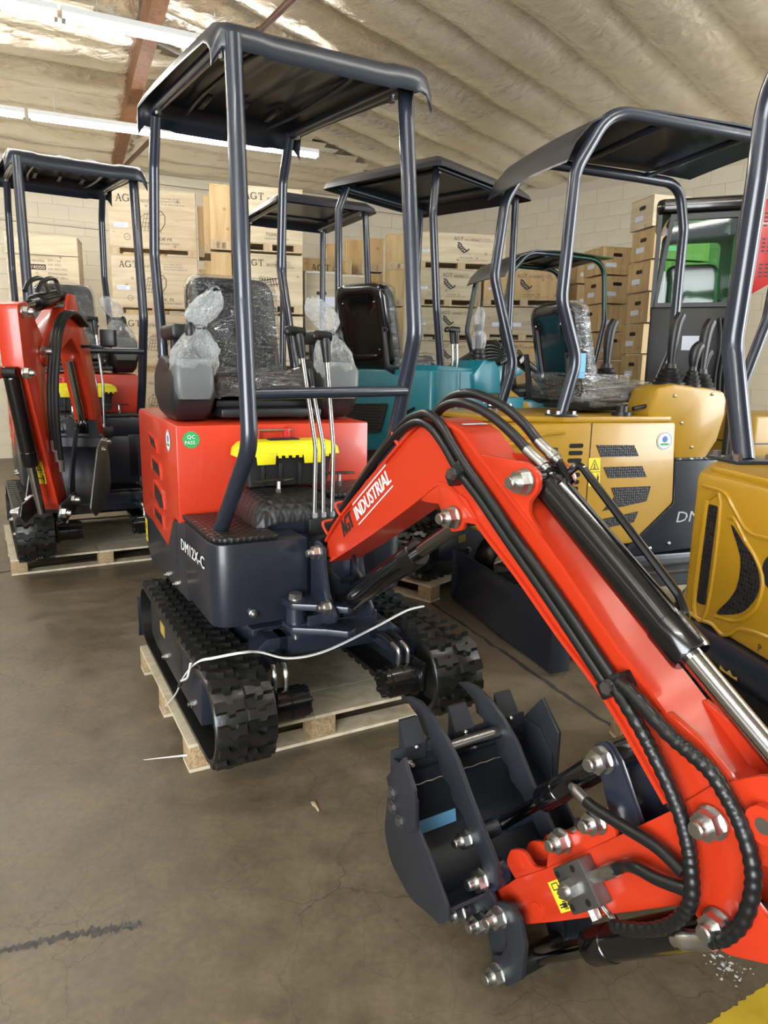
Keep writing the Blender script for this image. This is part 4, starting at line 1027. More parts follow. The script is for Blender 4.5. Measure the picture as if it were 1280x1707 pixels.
    # ---- two hoses along the flank, with clamps
    for k, (dz, xs) in enumerate(((0, 0), (.030, .0))):
        X = -HW - .008
        path = [[(X + .05, .06, .78), (X + .03, -.10, .925), (X + .012, -.30, 1.085), (X + .006, -.46, 1.205), (X + .002, -.555, 1.255), (X, -.617, 1.268), (X - .002, -.67, 1.256), (X - .003, -.729, 1.217), (X - .003, -.785, 1.168), (X - .002, -.874, 1.109), (X - .002, -.971, 1.039), (X - .002, -1.12, .935), (X - .003, -1.28, .818)],
                [(X + .06, .06, .80), (X + .04, -.10, .945), (X + .022, -.32, 1.12), (X + .014, -.50, 1.25), (X + .008, -.59, 1.285), (X + .002, -.65, 1.290), (X, -.704, 1.270), (X - .002, -.755, 1.230), (X - .003, -.81, 1.186), (X - .002, -.902, 1.120), (X - .002, -1.005, 1.045), (X - .002, -1.14, .952), (X - .003, -1.295, .838)]][k]
        g = G(); g.tube(path, .0115, 10, 6); fin(g, 'flank_hose', HOSE, boom)
    for (y, z) in ((-.775, 1.152), (-1.285, .822)):
        g = G(Matrix.Identity(4)); mx = Matrix.Translation((-HW - .004, y - .01, z + .008)) @ Matrix.Rotation(R(-42), 4, 'X')
        g.box(-.022, .014, -.034, .034, -.016, .016, .004, mx); cl = fin(g, 'hose_clamp', BLACK, boom)
        g = G(); c_ = mx @ Vector((-.022, .0, 0)); g.nut(c_, (-1, 0, 0), .012, .012, False); fin(g, 'clamp_bolt', GUN, cl)
    # wrapped hoses hanging from the lower clamp
    def wrapped(path, name):
        g = G(); P = vcat(path, 14); g.tube(P, .0125, 10, 1, rfun=lambda t: .0128 + .0009 * math.sin(t * len(P) * 1.15)); return fin(g, name, HOSE, boom, 60)
    X = -HW - .03
    wrapped([(X + .018, -1.295, .845), (X, -1.347, .842), (X - .005, -1.429, .807), (X - .005, -1.477, .793), (X - .005, -1.517, .779), (X - .005, -1.549, .752), (X - .005, -1.575, .721), (X - .005, -1.598, .676), (X - .005, -1.606, .63), (X - .005, -1.599, .571), (X - .004, -1.575, .519), (X - .002, -1.549, .490)], 'wrapped_hose')
    wrapped([(X + .018, -1.285, .835), (X, -1.333, .82), (X - .005, -1.382, .784), (X - .005, -1.41, .755), (X - .005, -1.445, .715), (X - .006, -1.474, .675), (X - .01, -1.496, .635), (X - .012, -1.507, .601), (X - .012, -1.514, .554), (X - .01, -1.504, .513), (X - .006, -1.48, .47), (X - .004, -1.441, .427), (X - .002, -1.395, .391), (X + .005, -1.355, .363)], 'wrapped_hose')
    g = G(); v = Vector((0, .047, -.037)).normalized(); s0 = Vector((X, -1.551, .492)); g.lathe(s0, v, [(0, .0165), (.05, .0165), (.052, .0175), (.066, .0175), (.068, .012), (.085, .012)], 12); fin(g, 'hose_fitting', ZINC, boom)
    # ---- stick (dipper)
    SW = .064
    spoly = rpoly([(-.985, .155), (-1.03, .125), (-1.107, .165), (-1.20, .245), (-1.478, .495), (-1.505, .495), (-1.535, .462), (-1.57, .468), (-1.68, .53), (-1.70, .575), (-1.62, .575), (-1.578, .60), (-1.59, .655), (-1.72, .69), (-1.72, .78), (-1.665, .83), (-1.58, .80), (-1.535, .765), (-1.50, .735), (-1.436, .653), (-1.303, .505), (-1.151, .34), (-1.06, .25)],
                  [.03, .02, .02, .03, .03, .02, .02, .04, .02, .02, .03, .03, .03, .02, .05, .05, .05, .02, .03, .03, .02, .02, .01], 3)
    sbody = rpoly([(-.985, .155), (-1.03, .125), (-1.107, .165), (-1.20, .245), (-1.44, .462), (-1.47, .56), (-1.46, .69), (-1.436, .653), (-1.303, .505), (-1.151, .34), (-1.06, .25)], [.03, .02, .02, .03, .02, .02, .01, .01, .02, .02, .01], 3)
    g = G(); g.prism(sbody, 'x', -SW + .003, SW - .003, .003); st = fin(g, 'stick', RED)
    for x in (-SW, SW - .014):
        g = G(); g.prism(spoly, 'x', x, x + .014, .002); fin(g, 'stick_plate', RED, st)
    # slit between the fork plates at the head, and boss
    g = G(); g.cyl((-SW - .012, -1.665, .738), (SW + .012, -1.665, .738), .04, 18); g.cyl((-SW - .02, -1.605, .735), (-SW, -1.605, .735), .03, 16); fin(g, 'stick_boss', RED, st)
    G_ = G(); G_.cyl((-SW - .021, -1.605, .735), (-SW - .012, -1.605, .735), .013, 12); fin(G_, 'grease_nipple', ZINC, st)
    # saddle lugs on the stick's upper face, for the thumb
    for x in (-SW + .004, -SW + .062, SW - .016):
        g = G(); g.prism(rpoly([(-1.06, .245), (-1.02, .265), (-1.035, .31), (-1.075, .335), (-1.11, .315), (-1.16, .345)], [0, .02, .03, .03, .02, 0], 4), 'x', x, x + .012, .002); fin(g, 'thumb_saddle', RED, st)
        g = G(); g.prism(rpoly([(-1.15, .335), (-1.155, .40), (-1.185, .455), (-1.215, .462), (-1.235, .50), (-1.265, .555), (-1.305, .56), (-1.33, .52)], [0, .02, .02, .02, .02, .03, .02, 0], 3), 'x', x, x + .012, .002); fin(g, 'thumb_rack', RED, st)
    g = G()
    for y, z in ((-1.194, .438), (-1.279, .535)): g.nut((-SW + .002, y, z), (-1, 0, 0), .021, .024)
    g.cyl((-SW, -1.194, .438), (SW, -1.194, .438), .016, 12); g.cyl((-SW, -1.279, .535), (SW, -1.279, .535), .016, 12); fin(g, 'rack_nut', ZINC, st, sp=1)
    g = G(); g.cyl((-SW + .003, -1.232, .497), (-SW + .0065, -1.232, .497), .014, 14); fin(g, 'rack_hole', BLACK, st, sp=1)  # no real hole: black disc paints the dark inside of one
    g = G(); g.cyl((-SW - .003, -1.14, .225), (-SW + .001, -1.14, .225), .02, 14); g.cyl((-SW - .004, -1.14, .225), (-SW, -1.14, .225), .008, 10); fin(g, 'grease_port', RED, st)
    # sticker and valve block on the flank
    d = Vector((0, -.21, .22)).normalized(); n = Vector((0, -.22, -.21)).normalized() * -1
    o0 = Vector((-SW - .0, -1.208, .272)); mxs = BF
    wv = clear_sticker(root, BF @ (o0 + d * .0), BF.to_3x3() @ d, BF.to_3x3() @ n, .095, .062); wv.parent = st
    o1 = Vector((-SW, -1.268, .392)); fr = Matrix.Identity(4)
    for i, col in enumerate((Vector((-1, 0, 0)), d, n)):
        for j in range(3): fr[j][i] = col[j]
    fr[0][3], fr[1][3], fr[2][3] = o1
    g = G(); g.box(0, .035, -.045, .05, -.045, .045, .003, fr); vb = fin(g, 'valve_block', GUN, st)
    g = G()
    for a_, b_ in ((-.035, -.032), (-.035, .032), (.02, -.032), (.02, .032)): g.cyl(fr @ Vector((.035, a_, b_)), fr @ Vector((.0365, a_, b_)), .007, 10)
    fin(g, 'bolt_hole', BLACK, vb, sp=1)
    g = G(); g.cyl(fr @ Vector((.035, -.008, 0)), fr @ Vector((.055, -.008, 0)), .02, 6); g.cyl(fr @ Vector((.055, -.008, 0)), fr @ Vector((.065, -.008, 0)), .012, 10)
    g.cyl(fr @ Vector((.018, .05, .005)), fr @ Vector((.018, .085, .005)), .013, 6); g.cyl(fr @ Vector((.018, .085, .005)), fr @ Vector((.018, .12, .005)), .0145, 12)
    g.cyl(fr @ Vector((.018, .0, -.045)), fr @ Vector((.018, .0, -.065)), .012, 6); fin(g, 'valve_fitting', ZINC, vb, sp=1)
    e0 = fr @ Vector((.018, .12, .005))
    g = G(); g.tube([e0, e0 + d * .03, (-SW - .033, -1.405, .530), (-SW - .035, -1.45, .54), (-SW - .03, -1.505, .556)], .0115, 10); fin(g, 'valve_hose', HOSE, st)
    # ---- bucket cylinder under the stick
    g, p0, p1, d2, e = hyd(root, (0, -1.552, .495), (0, -1.078, .026), .66, .036, .02, eye=.03, w=.035); bk = fin(g, 'bucket_cylinder', BLACKG)
    g = G(); g.cyl(p0 + d2 * e, p1, .0195, 16); fin(g, 'cylinder_rod', DKCHROME, bk)
    g = G(); g.cyl(p1 - Vector((.075, 0, 0)), p1 + Vector((.075, 0, 0)), .026, 16); fin(g, 'rod_eye', BLACK, bk)
    g = G(); g.nut((-SW - .002, -1.548, .512), (-1, 0, 0), .0225, .025); g.nut((-.108, -1.075, .028), (-1, 0, 0), .021, .024); fin(g, 'pin_nut', ZINC, bk, sp=1)
    s0 = Vector((X + .02, -1.345, .36)); g = G(); g.lathe(s0, Vector((0, .10, .03)), [(0, .008), (.012, .008), (.014, .0065), (.02, .0065), (.05, .007), (.075, .003)], 10); fin(g, 'hose_fitting', ZINC, bk)
    # ---- bucket links: crescent plates each side
    for x in (-.108, .094):
        g = G(); g.prism(rpoly([(-1.055, .205), (-1.09, .225), (-1.125, .215), (-1.15, .16), (-1.145, .07), (-1.10, .012), (-1.055, .01), (-1.04, .05), (-1.075, .075), (-1.095, .12), (-1.07, .165), (-1.035, .175)], .018, 3), 'x', x, x + .014, .002); fin(g, 'bucket_link', STEELP)
    for x in (-.094, .080):
        g = G(); g.prism(rpoly([(-.96, .215), (-1.0, .20), (-1.06, .155), (-1.09, .035), (-1.05, .0), (-1.0, .09), (-.93, .045), (-.895, .075), (-.91, .115)], .016, 3), 'x', x, x + .013, .002); fin(g, 'bucket_ear', STEELP)
    g = G()
    for y, z, x in ((-1.07, .178, -.108), (-1.01, .118, -.108), (-.925, .08, -.108)): g.nut((x, y, z), (-1, 0, 0), .0205, .026)
    fin(g, 'link_nut', ZINC, sp=1)
    g = G()
    for y, z in ((-1.07, .178), (-1.01, .118), (-.925, .08), (-1.075, .03)): g.cyl((-.108, y, z), (.108, y, z), .017, 14)
    fin(g, 'link_pin', GUN, sp=1)
    # ---- bucket
    BW = .212
    lipT, back = (-.675, .375), None
    prof = [(-.757, .435), (-.748, .36), (-.732, .225), (-.765, .158), (-.862, .118), (-.93, .138), (-.975, .15), (-1.01, .185)]
    sidep = [(-.762, .445), (-.748, .36), (-.730, .225), (-.764, .155), (-.862, .114), (-.937, .132), (-.985, .138), (-1.02, .175), (-1.012, .21), (-.934, .288), (-.88, .33), (-.877, .39), (-.822, .448)]
    bowl = vcat([(p[0], p[1], 0) for p in prof], 5)
    g = G(); n = len(bowl); t = .008
    rings = []
    for i, p in enumerate(bowl):
        a = bowl[max(i - 1, 0)]; b = bowl[min(i + 1, n - 1)]; dd = (b - a).normalized(); nn = Vector((dd.y, -dd.x, 0)) * t
        rings.append([(-BW, p.x, p.y), (BW, p.x, p.y), (BW, p.x + nn.x, p.y + nn.y), (-BW, p.x + nn.x, p.y + nn.y)])
    g.loft(rings); bu = fin(g, 'bucket', STEELP, root, 50)
    for x in (-BW - .008, BW):
        g = G(); g.prism(rpoly(sidep, [.004, .05, .08, .05, .08, .05, .01, .015, .02, .02, .02, .004, .004], 4), 'x', x, x + .008, .0015); fin(g, 'side_plate', STEELP, bu)
    # side cutters with three bolts
    for sx in (-1, 1):
        x = sx * (BW + .008)
        g = G(); g.prism([(-.79, .328), (-.752, .392), (-.83, .487), (-.88, .425), (-.89, .325), (-.855, .297)] if sx < 0 else [(-.77, .34), (-.75, .44), (-.82, .53), (-.89, .46), (-.89, .33), (-.845, .30)], 'x', x, x + sx * .011, .002); sc_ = fin(g, 'side_cutter', STEELP, bu)
        g = G()
        for y, z in ((-.785, .368), (-.79, .331), (-.825, .313)): g.cyl((x + sx * .011, y, z), (x + sx * .014, y, z), .0165, 18); g.cyl((x + sx * .014, y, z), (x + sx * .020, y, z), .0125, 6)
        fin(g, 'cutter_bolt', GUN, sc_, sp=1)
    # lip plate, teeth
    g = G(); g.prism([(-.747, .405), (-.747, .46), (-.760, .465), (-.764, .405)], 'x', -BW - .004, BW + .004, .002); fin(g, 'lip_plate', STEELP, bu)
    for x in (-.155, 0, .155):
        rings = []
        for (y, z, w, h) in ((-.752, .43, .030, .02), (-.752, .47, .031, .018), (-.747, .485, .031, .014), (-.730, .525, .028, .004)):
            rings.append([(x - w, y - h, z), (x + w, y - h, z), (x + w * .9, y + h, z), (x - w * .9, y + h, z)])
        g = G(); g.loft(rings); tt = fin(g, 'bucket_tooth', STEELP, bu, 20)
        g = G(); g.ball((x, -.774, .465), .007, n=8, m=5); fin(g, 'tooth_pin', ZINC, tt)
    g = G(); g.nut((-BW + .03, -.767, .43), (0, -1, .2), .009, .02); g.nut((BW * .1, -.767, .42), (0, -1, .2), .008, .014); fin(g, 'lip_bolt', ZINC, bu, sp=1)
    g = G(); g.prism([(-.764, .395), (-.772, .395), (-.764, .355), (-.756, .355)], 'x', -BW, BW); fin(g, 'lip_stiffener', STEELP, bu)
    for x0, x1 in ((-.20, -.05), (0.0, .19)):
        g = G(); g.tube([(x0 + (x1 - x0) * k / 12, -.766, .352 + .0015 * math.sin(k * 2.1)) for k in range(13)], .0022, 6, 2); fin(g, 'weld_bead', ZINC, bu)
    # strip of blue protective tape left inside the shell
    g = G(); g.prism([(-.7435, .222), (-.7415, .222), (-.7475, .183), (-.7505, .183)], 'x', -BW + .002, .0); fin(g, 'tape_strip', TAPE, bu)
    # ---- thumb: two toothed arms, tubes between, own cylinder
    th = None
    arm = [(-1.0, .215), (-1.045, .235), (-1.035, .285), (-.935, .385), (-.87, .462), (-.815, .50), (-.76, .527), (-.70, .542), (-.65, .536), (-.615, .52), (-.655, .512), (-.695, .497), (-.705, .468), (-.735, .462), (-.745, .432), (-.79, .425), (-.80, .392), (-.845, .378), (-.86, .345), (-.905, .33), (-.935, .295), (-.975, .262)]
    for x in (-.100, .088):
        g = G(); g.prism(arm, 'x', x, x + .012, .0015); th0 = fin(g, 'thumb_arm', STEELP)
        th = th or th0
    g = G(); g.cyl((-.09, -.80, .455), (.09, -.80, .455), .017, 18); fin(g, 'thumb_tube', DKCHROME, th)
    g = G(); g.cyl((-.09, -.93, .288), (-.016, -.93, .288), .022, 18); g.cyl((.016, -.93, .288), (.09, -.93, .288), .022, 18); fin(g, 'thumb_pin_tube', NAVYF, th, sp=1)
    g = G(); g.cyl((-.09, -1.0, .225), (-.05, -1.0, .225), .032, 18); g.cyl((.05, -1.0, .225), (.09, -1.0, .225), .032, 18); fin(g, 'thumb_pivot', NAVYF, th, sp=1)
    g = G(); g.nut((-.100, -.928, .284), (-1, 0, 0), .019, .024); g.nut((-.100, -.99, .215), (-1, 0, 0), .0225, .026); fin(g, 'thumb_nut', ZINC, th, sp=1)
    # thumb cylinder and its carrier arms
    g, p0, p1, d3, e = hyd(root, (0, -1.27, .66), (0, -.935, .292), .60, .028, .015, eye=.03, w=.03); tc = fin(g, 'thumb_cylinder', BLACKG)
    g = G(); g.cyl(p0 + d3 * e, p1, .015, 14); fin(g, 'cylinder_rod', DKCHROME, tc)
    g = G(); g.nut((-.048, -1.27, .66), (-1, 0, 0), .0225, .026); g.cyl((-.05, -1.27, .66), (.062, -1.27, .66), .018, 14); g.cyl((.055, -1.27, .66), (.068, -1.27, .66), .026, 18); fin(g, 'pin_nut', ZINC, tc)
    for x in (-.046, .032):
        g = G(); g.prism(rpoly([(-1.235, .675), (-1.27, .70), (-1.305, .67), (-1.365, .575), (-1.36, .525), (-1.31, .525), (-1.285, .57)], .022, 3), 'x', x, x + .014, .002); fin(g, 'carrier_arm', NAVYF, tc)
    for x0, s0, v, pts in ((-.03, Vector((-.040, -1.187, .552)), Vector((-.42, -.85, .22)), None), (.07, Vector((.05, -1.275, .635)), Vector((.35, -.55, -.3)), None)):
        v = v.normalized()
        g = G(); g.lathe(s0, v, [(0, .008), (.02, .008), (.021, .0125), (.04, .0125), (.042, .0115), (.085, .0115), (.088, .0095)], 12); fin(g, 'hose_fitting', ZINC, tc)
    s = Vector((-.040, -1.187, .552)) + Vector((-.42, -.85, .22)).normalized() * .086
    g = G(); g.tube([s, s + Vector((-.006, -.03, .004)), (-SW - .022, -1.359, .582), (-SW - .026, -1.434, .590), (-SW - .026, -1.490, .578)], .0115, 10); g.cyl((-.02, -1.16, .54), (-.042, -1.19, .553), .009, 8); fin(g, 'thumb_hose', HOSE, tc)
    s = Vector((.05, -1.275, .635)) + Vector((.35, -.55, -.3)).normalized() * .086
    g = G(); g.tube([s, s + Vector((.015, -.03, -.02)), (.09, -1.40, .575), (.06, -1.44, .585)], .0115, 10); fin(g, 'thumb_hose', HOSE, tc)

# ================================================================== the front red machine
MO, MRZ = (-.390, 2.815, 0), R(28.3)
main_m = tag(empty('mini_excavator', MO, MRZ), 'red mini excavator in front with thumb bucket, black seat and navy canopy', 'excavator', 'mini excavators')
undercarriage(main_m); canopy_main(main_m, NAVYF); red_house(main_m)
compact_arm(main_m, Matrix.Translation((-.02, -.5, 0)) @ Matrix.Rotation(R(2.5), 4, 'Z'))
# ================================================================== the other machines
def flat_canopy(root, x0, x1, y0, y1, z, posts, m=None, tilt=0.0, drop=.07, pr=.024):
    """pressed roof with sloped edges on four bent posts"""
    m = m or NAVYF
    e = .06
    top = rpoly([(x0 + e, y0 + e), (x1 - e, y0 + e), (x1 - e, y1 - e), (x0 + e, y1 - e)], .03, 3); mid = rpoly([(x0 + .012, y0 + .012), (x1 - .012, y0 + .012), (x1 - .012, y1 - .012), (x0 + .012, y1 - .012)], .05, 3); out = rpoly([(x0, y0), (x1, y0), (x1, y1), (x0, y1)], .05, 3)
    Z = lambda p, dz: z + dz + tilt * p[1]
    rings = [[(p[0], p[1], Z(p, -drop)) for p in out], [(p[0], p[1], Z(p, -drop * .55)) for p in mid], [(p[0], p[1], Z(p, 0)) for p in top]]
    g = G(); g.loft(rings, cap=False); tp = [(p[0], p[1], Z(p, 0)) for p in top]; g._add(tp, [tuple(range(len(tp)))])
    low = [[(p[0] * .99, p[1] * .99, Z(p, -drop) - .001) for p in out], [(p[0] * .985, p[1] * .985, Z(p, -drop * .55 - .014)) for p in mid], [(p[0] * .985, p[1] * .985, Z(p, -.016)) for p in top]]
    g.loft(low, cap=False); tl = low[2]; g._add(tl, [tuple(range(len(tl)))])
    for i in range(len(out)): j = (i + 1) % len(out); g.quad(rings[0][i], rings[0][j], low[0][j], low[0][i])
    roof = g.done('canopy_roof', CANOPY, root, 25)
    for x in (x0 + .09, x1 - .09):
        G().cyl((x, y0 + .08, z - .05 + tilt * y0), (x, y1 - .08, z - .05 + tilt * y1), .02, 10).done('roof_rail', m, roof)
    for y in (y0 * .5, y1 * .5): G().box(x0 + .1, x1 - .1, y - .03, y + .03, z - .03, z - .016, .004).done('roof_rib', CANOPY, roof)
    for x in (x0 + .09, x1 - .09):
        for y in (y0 + .12, y1 - .12): G().ball((x, y, z - .073), .012, n=8, m=5).done('roof_bolt', ZINC, roof)
    for p in posts: G().bend(p, pr, .10, 12).done('canopy_post', m, root)
def arch_canopy(root, near, far, rear_prof, x0, x1, extra_posts=(), m=None, pr=.03):
    """tubular hoops that sweep over the roof and down as posts, roof sheet between"""
    m = m or NAVYF
    for path in (near, far): G().bend(path, pr, .20, 14, 7).done('canopy_post', m, root)
    for path in extra_posts: G().bend(path, pr * .95, .12, 14, 6).done('canopy_post', m, root)
    N = 8; rings = []
    for k in range(N + 1):
        t = k / N; x = x0 + (x1 - x0) * t; rings.append([(x, p[0], p[1] + .012 * math.sin(math.pi * t)) for p in rear_prof])
    g = G(); g.loft(rings, cap=False, closed=False); low = [[(p[0], p[1], p[2] - .010) for p in r] for r in rings]; g.loft(low, cap=False, closed=False)
    for a, b in ((rings[0], low[0]), (rings[-1], low[-1]), ([r_[0] for r_ in rings], [r_[0] for r_ in low]), ([r_[-1] for r_ in rings], [r_[-1] for r_ in low])):
        for i in range(len(a) - 1): g.quad(a[i], a[i + 1], b[i + 1], b[i])
    roof = g.done('canopy_roof', CANOPY, root, 50)
    n = len(rear_prof); ys = [p[0] for p in rear_prof]
    for f in (.25, .62):
        y = min(ys) + (max(ys) - min(ys)) * f
        G().box(x0 + .03, x1 - .03, y - .022, y + .022, rear_prof[0][1] - .035, rear_prof[0][1] - .01, .004).done('roof_rib', CANOPY, roof)
    return roof
def pal(root_label, loc, rz, x0, x1, y0, y1, group='wooden machine pallets', h=.11, decks=5):
    """plywood pallet: skid boards, chipboard blocks, deck panels"""
    r = tag(empty('wooden_pallet', loc, rz), root_label, 'pallet', group)
    n = 3
    for k in range(n):
        y = y0 + (y1 - y0 - .10) * k / (n - 1)
        G().box(x0, x1, y, y + .10, 0.001, .014).done('skid_board', DECKW, r, 0)
        for j in range(3):
            x = x0 + (x1 - x0 - .10) * j / 2
            G().box(x, x + .10, y + .004, y + .096, .0145, h - .0145, .002).done('chipboard_block', CHIP, r)
    w = (y1 - y0) / decks
    for k in range(decks):
        if k % 2 == 0:
            for a, b in ((x0, x0 + (x1 - x0) * .46), (x0 + (x1 - x0) * .463, x1)): G().box(a, b, y0 + w * k, y0 + w * (k + 1) - .003, h - .014, h - .001).done('deck_board', DECKW, r, 0)
        else: G().box(x0, x1, y0 + w * k, y0 + w * (k + 1) - .003, h - .014, h - .001).done('deck_board', DECKW, r, 0)
    return r
GM = 'mini excavators'
pal('pallet under the front red excavator, edge blocks and plywood deck showing', MO, MRZ, -.522, .50, -.39, .60)

# ------------------------------------------------------------------ the second red machine, at the left
LMO, LMR = (-2.20, 5.22, 0), R(30)
lm = tag(empty('mini_excavator', LMO, LMR), 'red mini excavator at left with its arm folded up before the seat', 'excavator', GM); lm.scale = (1.125,) * 3
undercarriage(lm, side_mat=NAVY); red_house(lm, RED, lettering=False, stickers=False); canopy_main(lm, NAVYF)
def folded_arm(root, BF):
    def fin(g, name, m, par=root, sm=38):
        g.mx = BF; return g.done(name, m, par, sm)
    # boom: rises steeply, elbow, then reaches forward
    g = G(); g.prism(rpoly([(-.02, .74), (-.12, .74), (-.20, 1.0), (-.32, 1.30), (-.42, 1.38), (-.74, 1.22), (-.80, 1.27), (-.76, 1.34), (-.46, 1.53), (-.30, 1.52), (-.18, 1.36), (-.06, 1.0)], .04, 4), 'x', -.055, .055, .004); bm_ = fin(g, 'boom', RED)
    for s in (-.062, .05):
        g = G(); g.prism(rpoly([(-.30, 1.50), (-.36, 1.60), (-.43, 1.60), (-.50, 1.50)], .03, 4), 'x', s, s + .012, .002); fin(g, 'boom_lug', RED, bm_)
    g, p0, p1, d, e = hyd(root, (0, -.12, .66), (0, -.33, 1.26), .45, .038, .02); c_ = fin(g, 'boom_cylinder', BLACKG); g = G(); g.cyl(p0 + d * e, p1, .02, 14); fin(g, 'cylinder_rod', CHROME, c_)
    g, p0, p1, d, e = hyd(root, (0, -.40, 1.585), (0, -.93, 1.48), .55, .038, .02); c_ = fin(g, 'stick_cylinder', BLACKG); g = G(); g.cyl(p0 + d * e, p1, .021, 14); fin(g, 'cylinder_rod', CHROME, c_)
    for x in (-.03, .03):
        g = G(); g.tube([(x, -.45, 1.60), (x, -.52, 1.66), (x, -.66, 1.63), (x, -.72, 1.58)], .011, 8); fin(g, 'supply_hose', HOSE, c_)
        g = G(); g.cyl((x, -.46, 1.60), (x, -.50, 1.645), .013, 10); fin(g, 'hose_fitting', ZINC, c_)
    # stick hanging down
    g = G(); g.prism(rpoly([(-.74, 1.36), (-.88, 1.52), (-.98, 1.50), (-.96, 1.22), (-.90, 1.05), (-.72, .55), (-.66, .50), (-.60, .54), (-.70, .90), (-.74, 1.15)], .03, 4), 'x', -.05, .05, .004); st = fin(g, 'stick', RED)
    g, p0, p1, d, e = hyd(root, (0, -.985, 1.20), (0, -.80, .52), .64, .036, .02); c_ = fin(g, 'bucket_cylinder', BLACKG); g = G(); g.cyl(p0 + d * e, p1, .02, 14); fin(g, 'cylinder_rod', CHROME, c_)
    for (y, z, x) in ((-.77, 1.30, -.052), (-.93, 1.47, -.052), (-.97, 1.20, -.052), (-.66, .56, -.09), (-.80, .52, -.10), (-.10, .80, -.07)):
        for s in (-1, 1):
            g = G(); g.nut((s * abs(x), y, z), (s, 0, 0), .023, .026); fin(g, 'pin_nut', ZINC, st)
    # flank hoses
    for k in range(3):
        x = .075 + .016 * k
        g = G(); g.tube([(x - .02, -.28, 1.45), (x, -.50, 1.50), (x + .01, -.68, 1.42), (x + .012, -.78, 1.22), (x + .004, -.80, 1.02), (x - .01, -.76, .88 - .05 * k)], .0135, 8); fin(g, 'flank_hose', HOSE, bm_)
        g = G(); g.cyl((x - .01, -.76, .90 - .05 * k), (x - .012, -.75, .82 - .05 * k), .014, 8); fin(g, 'hose_fitting', ZINC, bm_)
    g = G(); d0 = Vector((.0655, -.79, .80)); sk = warn_sticker(root, BF @ Vector((-.03, -.768, .66)), BF.to_3x3() @ Vector((1, 0, 0)), BF.to_3x3() @ Vector((0, -.3, 1)), .055, .12); sk.parent = st; g.bm.free()
    # links and bucket
    for x in (-.10, .088):
        g = G(); g.prism(rpoly([(-.60, .60), (-.68, .58), (-.80, .56), (-.83, .50), (-.78, .46), (-.62, .50)], .02, 3), 'x', x, x + .012, .002); fin(g, 'bucket_link', STEELP)
    prof = [(-.36, .86), (-.30, .74), (-.30, .60), (-.38, .50), (-.52, .46), (-.60, .52)]
    bowl = vcat([(p[0], p[1], 0) for p in prof], 5); rings = []
    for i, p in enumerate(bowl):
        a = bowl[max(i - 1, 0)]; b = bowl[min(i + 1, len(bowl) - 1)]; dd = (b - a).normalized(); nn = Vector((dd.y, -dd.x, 0)) * .008
        rings.append([(-.165, p.x, p.y), (.165, p.x, p.y), (.165, p.x + nn.x, p.y + nn.y), (-.165, p.x + nn.x, p.y + nn.y)])
    g = G(); g.loft(rings); bu = fin(g, 'bucket', STEELP, root, 50)
    for x in (-.173, .165):
        g = G(); g.prism(rpoly([(-.36, .87), (-.30, .74), (-.30, .58), (-.40, .48), (-.55, .45), (-.62, .50), (-.56, .62), (-.47, .80)], .03, 4), 'x', x, x + .008, .002); fin(g, 'side_plate', GUN, bu)
        for z in (.84, .79):
            g = G(); g.nut((math.copysign(.173, x), -.40, z), (math.copysign(1, x), 0, 0), .013, .01); fin(g, 'cutter_bolt', ZINC, bu)
    for x in (-.12, 0, .12):
        g = G(); g.loft([[(x - .026, -.37, .85), (x + .026, -.37, .85), (x + .024, -.345, .85), (x - .024, -.345, .85)], [(x - .022, -.385, .95), (x + .022, -.385, .95), (x + .022, -.38, .95), (x - .022, -.38, .95)]]); fin(g, 'bucket_tooth', STEELP, bu, 20)
    g = G(); g.prism([(-.37, .80), (-.36, .87), (-.35, .87), (-.355, .80)], 'x', -.16, .16); fin(g, 'lip_plate', STEELP, bu)
    for x in (-.07, .07):
        g = G(); g.prism(rpoly([(-.62, .56), (-.64, .62), (-.56, .80), (-.50, .92), (-.47, .90), (-.55, .70), (-.57, .58)], .015, 3), 'x', x, x + .01, .002); th = fin(g, 'thumb_arm', STEELP)
    g = G(); g.box(.16, .24, -.31, -.26, 1.34, 1.43, .008); g.box(.05, .17, -.30, -.28, 1.33, 1.345, .002); fin(g, 'work_lamp', BLACK, bm_)
folded_arm(lm, Matrix.Translation((-.02, -.5, 0)) @ Matrix.Rotation(R(-28), 4, 'Z'))
pal('pallet under the left red excavator, below the folded bucket', LMO, LMR, -.60, .60, -.47, .72).scale = (1, 1, 1)

# ------------------------------------------------------------------ teal machine seen from behind
TO, TR = (.27, 4.93, 0), R(140)
tm = tag(empty('mini_excavator', TO, TR), 'teal mini excavator with louvred engine cover seen from behind', 'excavator', GM)
undercarriage(tm, lugs=True, blade=False)
g = G(); g.prism(rpoly([(-.43, .5), (.43, .5), (.45, -.10), (-.45, -.10)], [.05, .05, 0, 0], 5), 'z', .70, 1.40, .012); tc_ = g.done('engine_cover', TEAL, tm)
g = G(); g.prism([(.5, 1.38), (.42, 1.43), (-.08, 1.41), (-.1, 1.38)], 'x', -.42, .42, .01); g.done('cover_lid', TEAL, tc_)
g = G(); g.prism([(.10, 1.38), (-.02, 1.47), (-.15, 1.47), (-.22, 1.40), (-.24, 1.25), (.08, 1.25)], 'x', -.46, -.22, .01); g.done('side_console', TEAL, tm)
G().box(-.44, .44, -.62, .48, .50, .70, .01).done('house_base', NAVY, tm)
G().box(-.44, -.06, -.60, -.14, .70, 1.22, .01).done('front_cowl', TEAL, tm)
LOUV = mat('louvre_black', (.012, .012, .013), .5)
